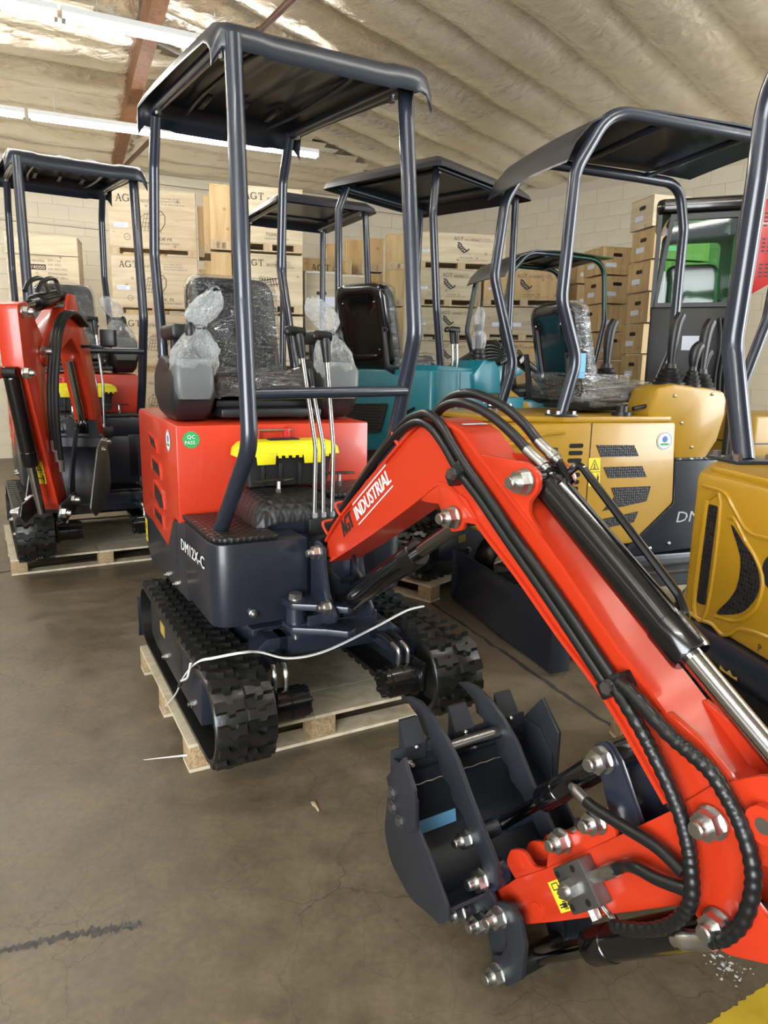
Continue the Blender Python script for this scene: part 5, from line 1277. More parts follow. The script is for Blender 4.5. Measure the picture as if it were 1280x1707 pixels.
for z0, z1, xa, xb in ((1.00, 1.20, -.09, .27), (.72, .90, -.06, .27)):
    poly = rpoly([(xa, z1 - .01), (xb, z1 - .03), (xb, z0 - .02), (xa + .06, z0 + .0)], .015, 3)
    g = G(); g.prism(poly, 'y', .499, .509); lv = g.done('louvre_panel', LOUV, tc_)
    for r_ in range(9):
        zz = z0 + .015 + r_ * (z1 - z0 - .03) / 9
        for k in range(8):
            xx = xa + .06 + k * .036 + (.018 if r_ % 2 else 0)
            if xx + .03 < xb: G().box(xx, xx + .028, .509, .5105, zz, zz + .008).done('louvre_slot', mat('slot_black', (.001, .001, .001), .9), lv, 0)
for z0 in (1.17, 1.08, .99):
    for k in (0,):
        G().tube([(-.30, .502, z0 + .0), (-.22, .502, z0 - .04)], .010, 6).done('air_slot', mat('slot_black', (.001, .001, .001), .9), tc_)
G().box(-.4515, -.4485, .24, .244, .72, 1.39).done('panel_seam', BLACK, tc_)
for y, z in ((.28, 1.17), (.20, 1.17), (-.05, 1.19), (.28, .80)):
    g = G(); g.ball((-.446, y, z), .009, n=8, m=5); g.done('panel_bolt', ZINC, tc_)
warn_sticker(tm, (-.42, -.06, 1.4705), (-1, 0, 0), (0, -1, 0), .10, .10, False)
g = G(); g._add([(-.26, -.02, 1.4715), (-.36, -.02, 1.4715), (-.36, -.12, 1.4715), (-.26, -.12, 1.4715)], [(0, 1, 2, 3)]); g.done('warning_sticker', YSTICK, tm, 0)
seat(tm, (.085, .25, 1.35), wrap=True)
for x, y in ((-.29, .045), (-.24, .025)):
    t_grip_lever(tm, (x, y, 1.36), (x + .01, y, 1.60), (x, y, 1.45), True, R(30))
g = G(); g.lathe((-.36, -.10, 1.42), (.1, -.1, 1), [(0, .07), (.02, .075), (.03, .06), (.05, .065), (.06, .05), (.08, .055), (.09, .04), (.11, .045), (.13, .02)], 16); bt = g.done('joystick_boot', BLACK, tm)
g = G(); g.cyl((-.35, -.11, 1.54), (-.345, -.115, 1.70), .024, 10); g.done('joystick', BLACK, bt)
plastic_bag('joystick_bag', bt, (-.348, -.112, 1.54), .24, .045, (0, 0), (0, 0, .03), 21, tie=.3)
for k in range(4): G().tube([(-.34 - .02 * k, -.30, 1.45), (-.42, -.42, 1.50 - .01 * k), (-.50, -.62, 1.36), (-.50 - .02 * k, -.80, 1.22)], .013, 8).done('control_hose', HOSE, tm)
G().cyl((-.47, -.45, 1.48), (-.58, -1.02, 1.20), .04, 14).done('boom_cylinder', BLACKG, tm)
flat_canopy(tm, -.45, .50, -.56, .52, 2.60, [[(-.36, .32, 1.40), (-.37, .40, 1.75), (-.365, .46, 2.30), (-.34, .40, 2.54)], [(.36, .32, 1.40), (.38, .47, 1.68), (.385, .47, 2.40), (.36, .42, 2.54)], [(-.38, -.40, 1.22), (-.38, -.44, 1.60), (-.38, -.44, 2.54)], [(.39, -.28, 1.30), (.39, -.36, 1.60), (.39, -.40, 2.54)]])
# digging arm reaching ahead of it
g = G(); g.prism(rpoly([(-.55, .75), (-.62, .62), (-1.0, 1.10), (-1.35, 1.02), (-1.40, 1.12), (-1.0, 1.28)], .04, 3), 'x', -.06, .06, .004); g.done('boom', YEL, tm)
ga = G(); ga.prism(rpoly([(0, .11), (.085, .11), (.085, .16), (.15, .09), (.085, .02), (.085, .07), (0, .07)], 0), 'y', .4815, .4825, mx=Matrix.Translation((-.36, .0, .50))); ga.done('direction_arrow', GOLDP, tm, 0)
pal('pallet under the teal excavator, behind the red boom', TO, TR, -.55, .55, -.55, .62)

# ------------------------------------------------------------------ yellow machine in the second row, canopy A
AO, AR = (-.72, 6.30, -.12), R(208)
am = tag(empty('mini_excavator', AO, AR), 'yellow mini excavator with flat canopy half hidden behind the front seat', 'excavator', GM)
am.scale = (1.08,) * 3; undercarriage(am, lugs=False, blade=False)
G().box(-.43, .43, -.45, .62, .50, .72, .01).done('house_base', NAVY, am); G().box(-.43, .43, -.05, .62, .72, 1.36, .02).done('engine_cover', YEL, am)
flat_canopy(am, -.40, .40, -.50, .50, 2.62, [[(-.34, .42, 1.36), (-.34, .46, 2.0), (-.33, .42, 2.55)], [(.34, .42, 1.36), (.34, .46, 2.0), (.33, .42, 2.55)], [(-.34, -.40, .8), (-.34, -.44, 1.6), (-.33, -.40, 2.55)], [(.34, -.40, .8), (.34, -.44, 1.6), (.33, -.40, 2.55)]])
G().box(-.40, .40, -.42, -.05, .72, .86, .01).done('foot_deck', BLACK, am)

# ------------------------------------------------------------------ yellow machine with the round seal, right middle
YO, YR = (1.32, 4.08, 0), R(108)
ym = tag(empty('mini_excavator', YO, YR), 'yellow mini excavator with arched canopy, hexagon vents and round seal on its side', 'excavator', GM)
NX = -.43
pts = [(-.072, 1.157), (-.105, .722), (.14, .51), (.80, .51), (1.02, .62), (1.07, 1.0), (1.04, 1.15), (.45, 1.158)]
def ybody(root, m):
    g = G(); rings = []
    for x, s in ((NX, 0), (NX + .0, 0)): pass
    g.prism(pts, 'x', NX, .40, .02); b = g.done('engine_cover', m, root); return b
yb = ybody(ym, YEL)
g = G(); g.prism(rpoly([(-.07, NX + .01), (.60, NX + .01), (.97, NX + .12), (1.03, -.1), (1.03, .1), (.97, .30), (.6, .38), (-.07, .38)], .05, 4), 'z', 0, .03, .008, mx=Matrix.Translation((0, 0, 1.155)) @ Matrix(((0, 1, 0, 0), (1, 0, 0, 0), (0, 0, 1, 0), (0, 0, 0, 1)))); g.done('cover_lid', YEL, yb)
G().box(NX - .0015, NX + .001, .4385, .4435, .52, 1.155).done('panel_seam', BLACK, yb)
for poly in ([(.407, 1.043), (.181, 1.039), (.147, .981), (.374, .982)], [(.353, .929), (.121, .929), (.087, .871), (.32, .872)], [(.297, .821), (.055, .821), (.073, .741), (.338, .70), (.273, .771)], [(.381, .651), (.119, .688), (.141, .631), (.376, .601)]):
    vent(yb, poly, 'x', NX - .0005, -1)
for y, z in ((.523, 1.041), (.524, 1.005), (.527, .967), (.529, .931), (.530, .894), (.532, .857), (.535, .824), (.538, .787), (.541, .752), (.544, .716)):
    G().prism(rpoly([(y - .04, z - .011), (y + .04, z - .011), (y + .04, z + .011), (y - .04, z + .011)], .0105, 4), 'x', NX - .001, NX - .002).done('air_slot', mat('slot_black', (.001, .001, .001), .9), yb, 0)
vent(yb, [(.665, 1.035), (.628, 1.033), (.626, .975), (.662, .970)], 'x', NX - .0005, -1)
G().tube([(NX - .002, .60, 1.11), (NX - .003, .72, 1.10), (NX - .003, .80, 1.06), (NX - .002, .95, 1.05)], .012, 6).done('pressed_rib', YEL, yb)
ae_sticker(yb, (NX - .001, -.006, 1.058), (0, -1, 0), (0, 0, 1), .047)
warn_sticker(yb, (NX - .001, .437, .833), (0, -1, 0), (0, .06, 1), .068, .145)
g = G(); g.text('AGT', (NX - .001, .90, 1.06), (0, -1, -.05), (0, 0, 1), .05); g.done('maker_lettering', REDPR, yb, 0)
g = G(); g.prism([(.16, .50), (-.11, .72), (-.09, .95), (-.62, .95), (-.66, .85), (-.66, .48), (.16, .44)], 'x', NX + .004, .40, .008); yd = g.done('house_base', NAVY, ym)
g = G(); g.text('DM', (NX + .0035, -.135, .615), (0, -1, 0), (0, 0, 1), .085, width=.15, ital=.15); g.done('model_lettering', GREYTX, yd, 0)
g = G()
for y, z in ((.02, .48), (-.10, .50)): g.ball((NX + .004, y, z), .012, n=8, m=5)
g.split('base_bolt', ZINC, yd)
CHECK = mat('checker_plate', (.10, .10, .11), .35, metal=.6, bump=.8, bscale=34, detail=0)
G().box(NX + .01, -.05, -.60, -.10, .95, .965, .004).done('foot_plate', CHECK, ym)
# side console with joysticks, moulded
def console(root, x0, x1, m):
    sec = [(.10, 1.18), (.06, 1.33), (-.05, 1.352), (-.25, 1.335), (-.38, 1.315), (-.405, 1.27), (-.405, 1.19), (-.37, 1.05), (-.28, .92), (-.19, .875), (-.10, .96), (-.06, 1.10)]
    G().prism(rpoly(sec, .035, 4), 'x', x0, x1, .02).done('side_console', m, root)
console(ym, NX + .02, NX + .22, YEL); console(ym, .16, .36, YEL)
g = G()
for y, z in ((-.06, 1.29), (-.20, 1.02), (-.30, 1.30), (-.12, 1.15)): g.ball((NX + .019, y, z), .009, n=8, m=5)
g.split('console_bolt', ZINC, ym)
def joystick(root, x, y, z, h=.17, r=.07, lean=(0, 0)):
    g = G(); g.lathe((x, y, z), (lean[0], lean[1], 1), [(0, r), (.012, r * 1.02), (.02, r * .84), (.034, r * .9), (.042, r * .7), (.056, r * .76), (.064, r * .56), (.078, r * .6), (.086, r * .42), (.11, r * .36)], 18); b = g.done('joystick_boot', BLACK, root)
    t = Vector((lean[0], lean[1], 1)).normalized(); a = Vector((x, y, z)) + t * .10
    g = G(); g.tube([a, a + t * h * .5, a + t * h * .95 + Vector((0, -.01, 0)), a + t * h * 1.2 + Vector((0, -.035, 0))], .02, 10, 5, rfun=lambda s: .018 + .012 * math.sin(s * 2.4)); g.done('joystick', BLACK, b)
for x in (NX + .12, .26): joystick(ym, x, -.10, 1.345, .22, .085)
joystick(ym, NX + .12, -.30, 1.32, .22, .08); joystick(ym, NX + .2, -.38, 1.31, .10, .05); joystick(ym, NX + .07, -.20, 1.335, .10, .05)
seat(ym, (0.03, .10, 1.20), wrap=True)
g = G(); g.quad((-.06, .4105, 1.60), (.03, .4105, 1.60), (.03, .3945, 1.52), (-.06, .3945, 1.52)); g.done('maker_plate', PAPER, ym, 0)
g = G(); g.quad((-.198, .40, 1.50), (-.198, .35, 1.50), (-.198, .35, 1.37), (-.198, .40, 1.37)); g.done('seat_tag', TAPE, ym, 0)
# film hanging round the seat foot
def film_skirt(root, x0, x1, y0, y1, z0, z1, seed):
    rnd = random.Random(seed); rings = []
    for t in (0, .3, .6, 1.0):
        o = rpoly([(x0, y0), (x1, y0), (x1, y1), (x0, y1)], .06, 5); rings.append([(p[0] + rnd.uniform(-.012, .012), p[1] + rnd.uniform(-.012, .012), z0 + (z1 - z0) * t + rnd.uniform(-.01, .01)) for p in o])
    G().loft(rings, cap=False).done('stretch_film', FILM, root, 35)
film_skirt(ym, -.22, .28, .06, .42, 1.25, 1.40, 5)
# fuel cap and latch lying on the lid
g = G(); g.cyl((NX + .07, .22, 1.185), (NX + .07, .22, 1.205), .05, 20); g.cyl((NX + .07, .22, 1.205), (NX + .07, .22, 1.235), .03, 12); g.tube([(NX + .06, .16, 1.22), (NX + .06, .07, 1.235), (NX + .06, -.02, 1.225)], .012, 8); g.ball((NX + .06, .04, 1.24), .024, n=10, m=7); g.done('filler_cap', BLACK, ym)
for x, y in ((NX + .06, .585), (.36, .55)):
    g = G(); g.box(x - .06, x + .06, y - .06, y + .06, 1.185, 1.197, .004); ft = g.done('post_foot', NAVYF, ym)
    g = G()
    for dx in (-.045, .045):
        for dy in (-.045, .045): g.cyl((x + dx, y + dy, 1.197), (x + dx, y + dy, 1.212), .011, 6)
    g.split('foot_bolt', ZINC, ft)
arch_canopy(ym, [(NX + .06, .585, 1.19), (NX + .055, .52, 1.46), (NX + .05, .63, 1.74), (NX + .05, .60, 2.33), (NX + .05, .44, 2.60), (NX + .06, -.30, 2.585), (NX + .06, -.68, 2.575), (NX + .06, -.70, 2.2), (NX + .07, -.66, 1.70), (NX + .10, -.52, 1.2), (NX + .10, -.52, .96)],
            [(.36, .55, 1.19), (.37, .47, 1.44), (.40, .61, 1.94), (.40, .56, 2.36), (.40, .42, 2.58), (.41, -.30, 2.565), (.42, -.64, 2.555), (.42, -.70, 2.3), (.42, -.70, 1.55), (.40, -.52, 1.15), (.38, -.5, .96)],
            [(-.72, 2.60), (-.3, 2.62), (.2, 2.625), (.40, 2.605), (.54, 2.54), (.62, 2.45), (.66, 2.36)], NX + .03, .43)
# undercarriage below, slewed to the near side, with the dozer blade
for x0, x1 in ((-.62, -.40), (.10, .32)): rubber_track(ym, x0, x1, yf=-.62, yr=.55, lugs=False)
G().box(-.42, .12, -.45, .45, .25, .44, .01).done('undercarriage_frame', NAVY, ym)
g = G(); g.prism([(.80, .02), (.765, .11), (.765, .23), (.80, .33), (.82, .33), (.79, .23), (.79, .11), (.825, .02)], 'x', -.80, .36, .003); bl = g.done('dozer_blade', NAVY, ym)
for x in (-.805, .35): G().box(x, x + .012, .72, .825, .02, .33, .002).done('blade_end_plate', NAVY, bl)
for x in (-.45, .0): G().box(x - .03, x + .03, .3, .78, .20, .27, .006).done('blade_arm', NAVY, bl)
pal('pallet under the yellow excavator with the round seal', YO, YR, -.70, .45, -.75, .55)

# ------------------------------------------------------------------ yellow machine cut by the right edge
FO, FR = (1.499, 1.666, 0), R(8)
fm = tag(empty('mini_excavator', FO, FR), 'amber yellow excavator cut off by the right edge, hook shaped vent in its flank', 'excavator', GM)
g = G(); plan = rpoly([(-.43, -.05), (-.43, .60), (-.22, .86), (.22, .86), (.43, .60), (.43, -.05)], [.04, .05, .1, .1, .05, .04], 5)
g.prism(plan, 'z', .635, 1.105, .022); fb = g.done('engine_cover', YEL2, fm)
g = G(); g.prism([(p[0] * .95, .03 + (p[1] - .03) * .95) for p in plan], 'z', 1.10, 1.125, .01); g.done('cover_lid', YEL2, fb)
G().box(-.42, .42, -.62, -.05, .63, .70, .01).done('foot_deck', CHECK, fm)
seat(fm, (.02, .10, 1.125), wrap=True)
for x in (-.33, .33):
    G().prism(rpoly([(-.10, 1.10), (.12, 1.10), (.12, 1.22), (-.04, 1.26), (-.12, 1.20)], .03, 4), 'x', x - .07, x + .07, .015).done('side_console', YEL2, fm); joystick(fm, x, -.02, 1.235, .18, .06)
for x in (-.10, .0, .10): t_grip_lever(fm, (x, -.50, .70), (x, -.44, 1.20), (x, -.52, .95), True, R(0))
vent(fb, rpoly([(.522, 1.011), (.478, 1.013), (.485, .697), (.529, .692)], .008, 2), 'x', -.4305, -1)
tear = [(q.x, q.y) for q in vcat([(.404, .972, 0), (.345, .935, 0), (.285, .895, 0), (.254, .845, 0), (.262, .795, 0), (.30, .745, 0), (.345, .718, 0), (.423, .693, 0), (.37, .755, 0), (.342, .81, 0), (.345, .89, 0)], 3, True)]
vent(fb, tear, 'x', -.4305, -1)
G().prism([(.20 + .05 * math.cos(R(a)), .885 + .05 * math.sin(R(a))) for a in range(0, 360, 20)], 'x', -.431, -.4325).done('air_hole', mat('slot_black', (.001, .001, .001), .9), fb, 0)
for path in ([(.567, 1.061), (.455, 1.058), (.40, 1.02), (.324, .969), (.22, .97), (-.02, .97)], [(.576, .645), (.50, .645), (.441, .652), (.387, .640), (.345, .66), (.308, .687), (.196, .706), (.0, .71)], [(.42, .99), (.39, .99), (.33, .94), (.275, .90), (.24, .85), (.25, .78), (.29, .73), (.34, .70), (.43, .682)], [(.535, 1.025), (.465, 1.027), (.472, .683), (.542, .678), (.535, 1.025)]):
    G().tube([(-.4305, p[0], p[1]) for p in path], .007, 6, 4).done('pressed_rib', YEL2, fb)
g = G(); g.text('P', (-.4315, .225, .655), (0, -1, 0), (0, 0, 1), .03); g.done('flank_lettering', BLKPRINT, fb, 0)
for z in [.66 + .02 * k for k in range(22)]:
    G().ball((-.43 + .006, .595, z), .006, n=6, m=4).done('trim_bead', YEL2, fb)
g = G(); sk = rpoly([(-.45, -.62), (-.45, .60), (-.24, .90), (.24, .90), (.45, .60), (.45, -.62)], [.02, .12, .12, .12, .12, .02], 6)
g.loft([[(p[0] * .90, p[1] * .94, .50) for p in sk], [(p[0] * 1.02, p[1] * 1.01, .555) for p in sk], [(p[0] * 1.03, p[1] * 1.02, .60) for p in sk], [(p[0] * .995, p[1] * 1.0, .635) for p in sk]]); fk = g.done('counterweight', NAVYF, fm, 50)
g = G(); g.prism([(.33, .568), (.30, .560), (.285, .572), (.27, .560), (.25, .566), (.248, .556), (.33, .556)], 'x', -.466, -.467); g.done('gold_emblem', GOLDP, fk, 0)
G().box(-.38, .38, -.5, .6, .36, .51, .01).done('slew_base', BLACK, fm)
for x0, x1 in ((-.50, -.25), (.25, .50)): rubber_track(fm, x0, x1, yf=-.55, yr=.62, lugs=True)
for x in (-.46, .29): G().box(x, x + .17, -.45, .52, .19, .38, .01).done('track_frame', NAVY, fm)
g = G(); g.box(-.32, -.17, .57, .74, 1.125, 1.137, .004); ft = g.done('post_foot', NAVYF, fm)
g = G()
for x, y in ((-.30, .60), (-.19, .60), (-.30, .71), (-.19, .71)): g.cyl((x, y, 1.137), (x, y, 1.155), .014, 6)
g.split('foot_bolt', ZINC, ft)
arch_canopy(fm, [(-.245, .65, 1.13), (-.245, .78, 1.50), (-.245, .745, 2.0), (-.245, .74, 2.25), (-.25, .50, 2.47), (-.25, -.60, 2.47)], [(.25, .65, 1.13), (.25, .78, 1.50), (.25, .745, 2.0), (.25, .74, 2.25), (.25, .50, 2.47), (.25, -.60, 2.47)],
            [(-.6, 2.50), (-.1, 2.52), (.10, 2.52), (.24, 2.49), (.34, 2.42)], -.30, .30, pr=.034)
pal('pallet under the amber excavator at the right edge', FO, FR, -.46, .55, -.55, .965)

# ------------------------------------------------------------------ farther machines on the right
BO, BR = (1.50, 7.22, -.112), R(108)
bm2 = tag(empty('mini_excavator', BO, BR), 'teal mini excavator far back, small arched canopy above the black seat shell', 'excavator', GM)
undercarriage(bm2, lugs=False, blade=False)
G().box(-.40, .40, -.15, .70, .50, 1.25, .03).done('engine_cover', TEAL, bm2)
arch_canopy(bm2, [(-.38, .50, 1.25), (-.38, .46, 1.5), (-.38, .60, 1.9), (-.38, .52, 2.40), (-.38, .36, 2.58), (-.38, -.45, 2.56), (-.38, -.50, 2.0), (-.36, -.42, 1.5), (-.36, -.36, .9)], [(.38, .50, 1.25), (.38, .46, 1.5), (.38, .60, 1.9), (.38, .52, 2.40), (.38, .36, 2.58), (.38, -.45, 2.56), (.38, -.50, 2.0), (.36, -.42, 1.5), (.36, -.36, .9)],
            [(-.52, 2.58), (0, 2.61), (.3, 2.60), (.46, 2.54), (.56, 2.44), (.60, 2.36)], -.42, .42, pr=.024)
seat(bm2, (0, .15, 1.25), wrap=False)
# its boom reaches out past the teal machine in front
g = G(); bd = Vector((.22, .0, 0)); g.prism(rpoly([(.40, 1.50), (.52, 1.60), (1.32, 1.36), (1.22, 1.18)], .03, 3), 'x', -.52, -.42, .004); bb = g.done('boom', TEAL, bm2)
g = G(); g.text('INDUSTRIAL', (-.5215, 1.22, 1.31), (0, -1, .30), (0, .30, 1), .075, width=.34); g.done('maker_lettering', WHITE, bb, 0)
for k in range(5): G().tube([(-.50 - .01 * k, 1.36, 1.42), (-.48, 1.05, 1.52 + .02 * k), (-.46, .75, 1.62 + .03 * k), (-.42, .50, 1.62)], .014, 8).done('boom_hose', HOSE, bb)
G().cyl((-.48, .60, 1.02), (-.48, .95, 1.16), .03, 12).done('boom_cylinder', CHROME, bm2)
G().box(-.53, -.42, .50, .66, 1.10, 1.20, .01).done('swing_bracket', RED2, bm2)

KO, KR = (2.66, 5.12, -.112), R(15)
km = tag(empty('mini_excavator', KO, KR), 'yellow excavator with black model lettering, glimpsed at the right edge behind grey post', 'excavator', GM)
for x0, x1 in ((-.45, -.25), (.25, .45)): rubber_track(km, x0, x1, yf=-.30, yr=.05, lugs=False)
G().box(-.25, .25, -.3, .05, .2, .5, .01).done('undercarriage_frame', NAVY, km)
G().box(-.43, .43, -.40, .15, .50, .80, .02).done('house_base', NAVY, km)
g = G(); g.prism(rpoly([(-.43, -.45), (.43, -.45), (.43, .15), (-.43, .15)], .06, 4), 'z', .80, 1.26, .03); kc = g.done('engine_cover', YEL, km)
g = G(); g.text('QK12', (-.32, -.4512, .90), (1, 0, 0), (0, 0, 1), .12, ital=.12); g.done('model_lettering', BLKPRINT, kc, 0)
G().box(-.432, -.428, -.40, .10, 1.07, 1.08).done('panel_seam', BLACK, kc); G().box(-.4, .4, -.4525, -.449, 1.07, 1.08).done('panel_seam', BLACK, kc)
G().cyl((-.15, -.45, 1.18), (-.15, -.462, 1.18), .03, 16).done('lock_cap', BLACK, kc)
CO, CR = (2.66, 6.42, -.128), R(-20)
cm = tag(empty('cab_excavator', CO, CR), 'excavator with closed black cab and green tinted windows', 'excavator', GM)
def glass_mat():
    m = bpy.data.materials.new('green_glass'); m.use_nodes = True; nt = m.node_tree
    for n in list(nt.nodes): nt.nodes.remove(n)
    o = nt.nodes.new('ShaderNodeOutputMaterial'); t = nt.nodes.new('ShaderNodeBsdfTransparent'); t.inputs[0].default_value = (.42, .80, .50, 1)
    g_ = nt.nodes.new('ShaderNodeBsdfGlossy'); g_.inputs['Roughness'].default_value = .04; fr = nt.nodes.new('ShaderNodeFresnel'); fr.inputs[0].default_value = 1.5
    mx = nt.nodes.new('ShaderNodeMixShader'); nt.links.new(fr.outputs[0], mx.inputs[0]); nt.links.new(t.outputs[0], mx.inputs[1]); nt.links.new(g_.outputs[0], mx.inputs[2]); nt.links.new(mx.outputs[0], o.inputs[0]); return m
GLASS = glass_mat()
cm.scale = (1.15,) * 3
for x0, x1 in ((-.42, -.22), (.22, .42)): rubber_track(cm, x0, x1, yf=-.40, yr=.40, lugs=False)
G().box(-.22, .22, -.35, .35, .2, .5, .01).done('undercarriage_frame', NAVY, cm)
G().box(-.42, .42, -.42, .45, .50, 1.0, .03).done('house_base', BLACK, cm)
def cab_ring(z0, z1, poly, t=.035):
    pass
front = [(-.27, 1.80), (.27, 1.80), (.26, 2.43), (-.20, 2.43)]
inner = [(-.24, 1.83), (.24, 1.83), (.23, 2.39), (-.175, 2.39)]
G().ring(front, inner, 'y', -.42, -.38).done('cab_front_frame', BLACK, cm)
G().quad(*[(p[0], -.40, p[1]) for p in inner]).done('cab_front_glass', GLASS, cm, 0)
back = [(-.27, 1.80), (.27, 1.80), (.26, 2.43), (-.24, 2.43)]
inn2 = rpoly([(-.20, 1.88), (.20, 1.88), (.20, 2.36), (-.20, 2.36)], .05, 3)
G().ring(rpoly(back, .05, 3), inn2, 'y', .38, .42).done('cab_rear_frame', BLACK, cm)
G().quad(*[(p[0], .40, p[1]) for p in inn2]).done('cab_rear_glass', GLASS, cm, 0)
for sx in (-1, 1):
    x = sx * .27
    a = [(-.42, 1.8), (.42, 1.8), (.42, 2.43), (-.42, 2.43)]; b = [(-.38, 1.84), (.38, 1.84), (.38, 2.39), (-.38, 2.39)]
    G().ring(a, b, 'x', x - .015, x + .015).done('cab_side_frame', BLACK, cm); G().quad(*[(x, p[0], p[1]) for p in b]).done('cab_side_glass', GLASS, cm, 0)
g = G(); g.prism(rpoly([(-.30, -.46), (.30, -.46), (.30, .46), (-.30, .46)], .06, 4), 'z', 2.43, 2.53, .03); g.done('cab_roof', BLACKG, cm)
G().box(-.28, .28, -.42, .42, 1.0, 1.80, .02).done('cab_body', DKPL, cm)
g = G(); g.quad((-.05, -.4215, 1.50), (.13, -.4215, 1.50), (.13, -.4215, 1.60), (-.05, -.4215, 1.60)); g.done('paper_notice', PAPER, cm, 0)
seat(cm, (0, .0, 1.62), wrap=False)
for k in range(4): G().tube([(.18 + .03 * k, -.44, 1.72), (.20 + .03 * k, -.47, 1.55), (.19 + .03 * k, -.46, 1.30), (.22 + .03 * k, -.45, 1.0)], .014, 8).done('cab_hose', HOSE, cm)
g = G(); gd = rpoly([(.33, 2.45), (.60, 2.50), (.56, 2.0), (.34, 1.86), (.30, 1.88)], .01, 2); g.prism(gd, 'y', -.60, -.59, .001); rg = g.done('side_guard', RED2, cm)
for r_ in range(3):
    for i in range(4):
        for j in range(3): G().box(.37 + .035 * j, .392 + .035 * j, -.602, -.6005, 1.97 + .16 * r_ + .025 * i, 1.98 + .16 * r_ + .025 * i).done('guard_slot', BLACK, rg, 0)
G().box(.30, .345, -.60, -.40, 2.33, 2.40, .004).done('guard_bracket', RED2, rg); G().box(.28, .33, -.60, -.40, 1.86, 1.93, .004).done('guard_bracket', RED2, rg)
# ================================================================== crates along the back of the hall
SERIF_DONE = {}
def serif_AGT(g, P, h):
    """A G T with slab serifs as flat strokes; P maps (x, y) to space; returns width"""
    t = h * .085; T = h * .15
    def bar(a, b, w):
        a, b = Vector(a), Vector(b); d = (b - a).normalized(); n = Vector((-d.y, d.x)) * w / 2; g.quad(P(a + n), P(b + n), P(b - n), P(a - n))
    # A
    bar((.08 * h, 0), (.38 * h, h), t); bar((.38 * h, h), (.70 * h, 0), T); bar((.19 * h, .34 * h), (.58 * h, .34 * h), t)
    bar((-.03 * h, t / 2), (.20 * h, t / 2), t); bar((.55 * h, t / 2), (.84 * h, t / 2), t)
    # G
    cx, cy, r = 1.34 * h, .5 * h, .46 * h; pts = [(cx + r * .86 * math.cos(R(a)), cy + r * math.sin(R(a))) for a in range(50, 331, 20)]
    for i in range(len(pts) - 1): bar(pts[i], pts[i + 1], T if 100 < 50 + 20 * i < 250 else t * 1.3)
    bar((cx + .36 * h, .08 * h), (cx + .36 * h, .42 * h), T); bar((cx + .14 * h, .43 * h), (cx + .50 * h, .43 * h), t); bar((cx + .34 * h, .70 * h), (cx + .34 * h, .98 * h), t)
    # T
    x = 2.42 * h; bar((x, 0), (x, h), T); bar((x - .38 * h, h - t / 2), (x + .38 * h, h - t / 2), t); bar((x - .36 * h, h), (x - .36 * h, .72 * h), t); bar((x + .36 * h, h), (x + .36 * h, .72 * h), t); bar((x - .16 * h, t / 2), (x + .16 * h, t / 2), t)
    return 2.85 * h
def sketch(g, P, cx, cy, s, kind):
    def ln(a, b, w=.004):
        a, b = Vector(a) * s + Vector((cx, cy)), Vector(b) * s + Vector((cx, cy)); d = (b - a).normalized(); n = Vector((-d.y, d.x)) * w / 2; g.quad(P(a + n), P(b + n), P(b - n), P(a - n))
    if kind == 'grapple':
        for i in range(6): ln((-.5 + .14 * i, -.42), (-.32 + .11 * i, .30)); 
        for j in range(5): ln((-.5 + .045 * j, -.42 + .17 * j), (.24 + .0 * j, -.42 + .17 * j))
        c_ = [(.2, .40), (.38, .42), (.52, .22), (.50, -.1), (.34, -.36), (.2, -.42)]
        for i in range(5): ln(c_[i], c_[i + 1], .008)
        ln((-.3, .3), (.38, .42)); ln((.0, .1), (.44, .3)); ln((-.5, -.42), (-.56, .05)); ln((-.56, .05), (-.32, .3))
    elif kind == 'auger':
        p = [(-.45, .55), (-.2, .5), (.0, .2), (.35, -.1), (.5, -.12), (.62, .05)]
        for i in range(5): ln(p[i], p[i + 1], .016)
        for i in range(4): ln((-.45 + .12 * i, .30 - .16 * i), (-.25 + .14 * i, .42 - .16 * i), .014); ln((-.42 + .12 * i, .1 - .1 * i), (-.3 + .14 * i, .32 - .14 * i), .012)
        ln((.1, -.3), (.5, -.12), .016); ln((.1, -.3), (.05, -.1), .012)
    else:
        for i in range(7): ln((-.5 + .12 * i, -.2 + .03 * i), (-.35 + .13 * i, .3 - .02 * i)); ln((-.45 + .13 * i, .2), (-.40 + .14 * i, -.25), .008)
        ln((-.55, 0), (.5, .18), .01); ln((-.5, -.25), (.5, -.1), .01)
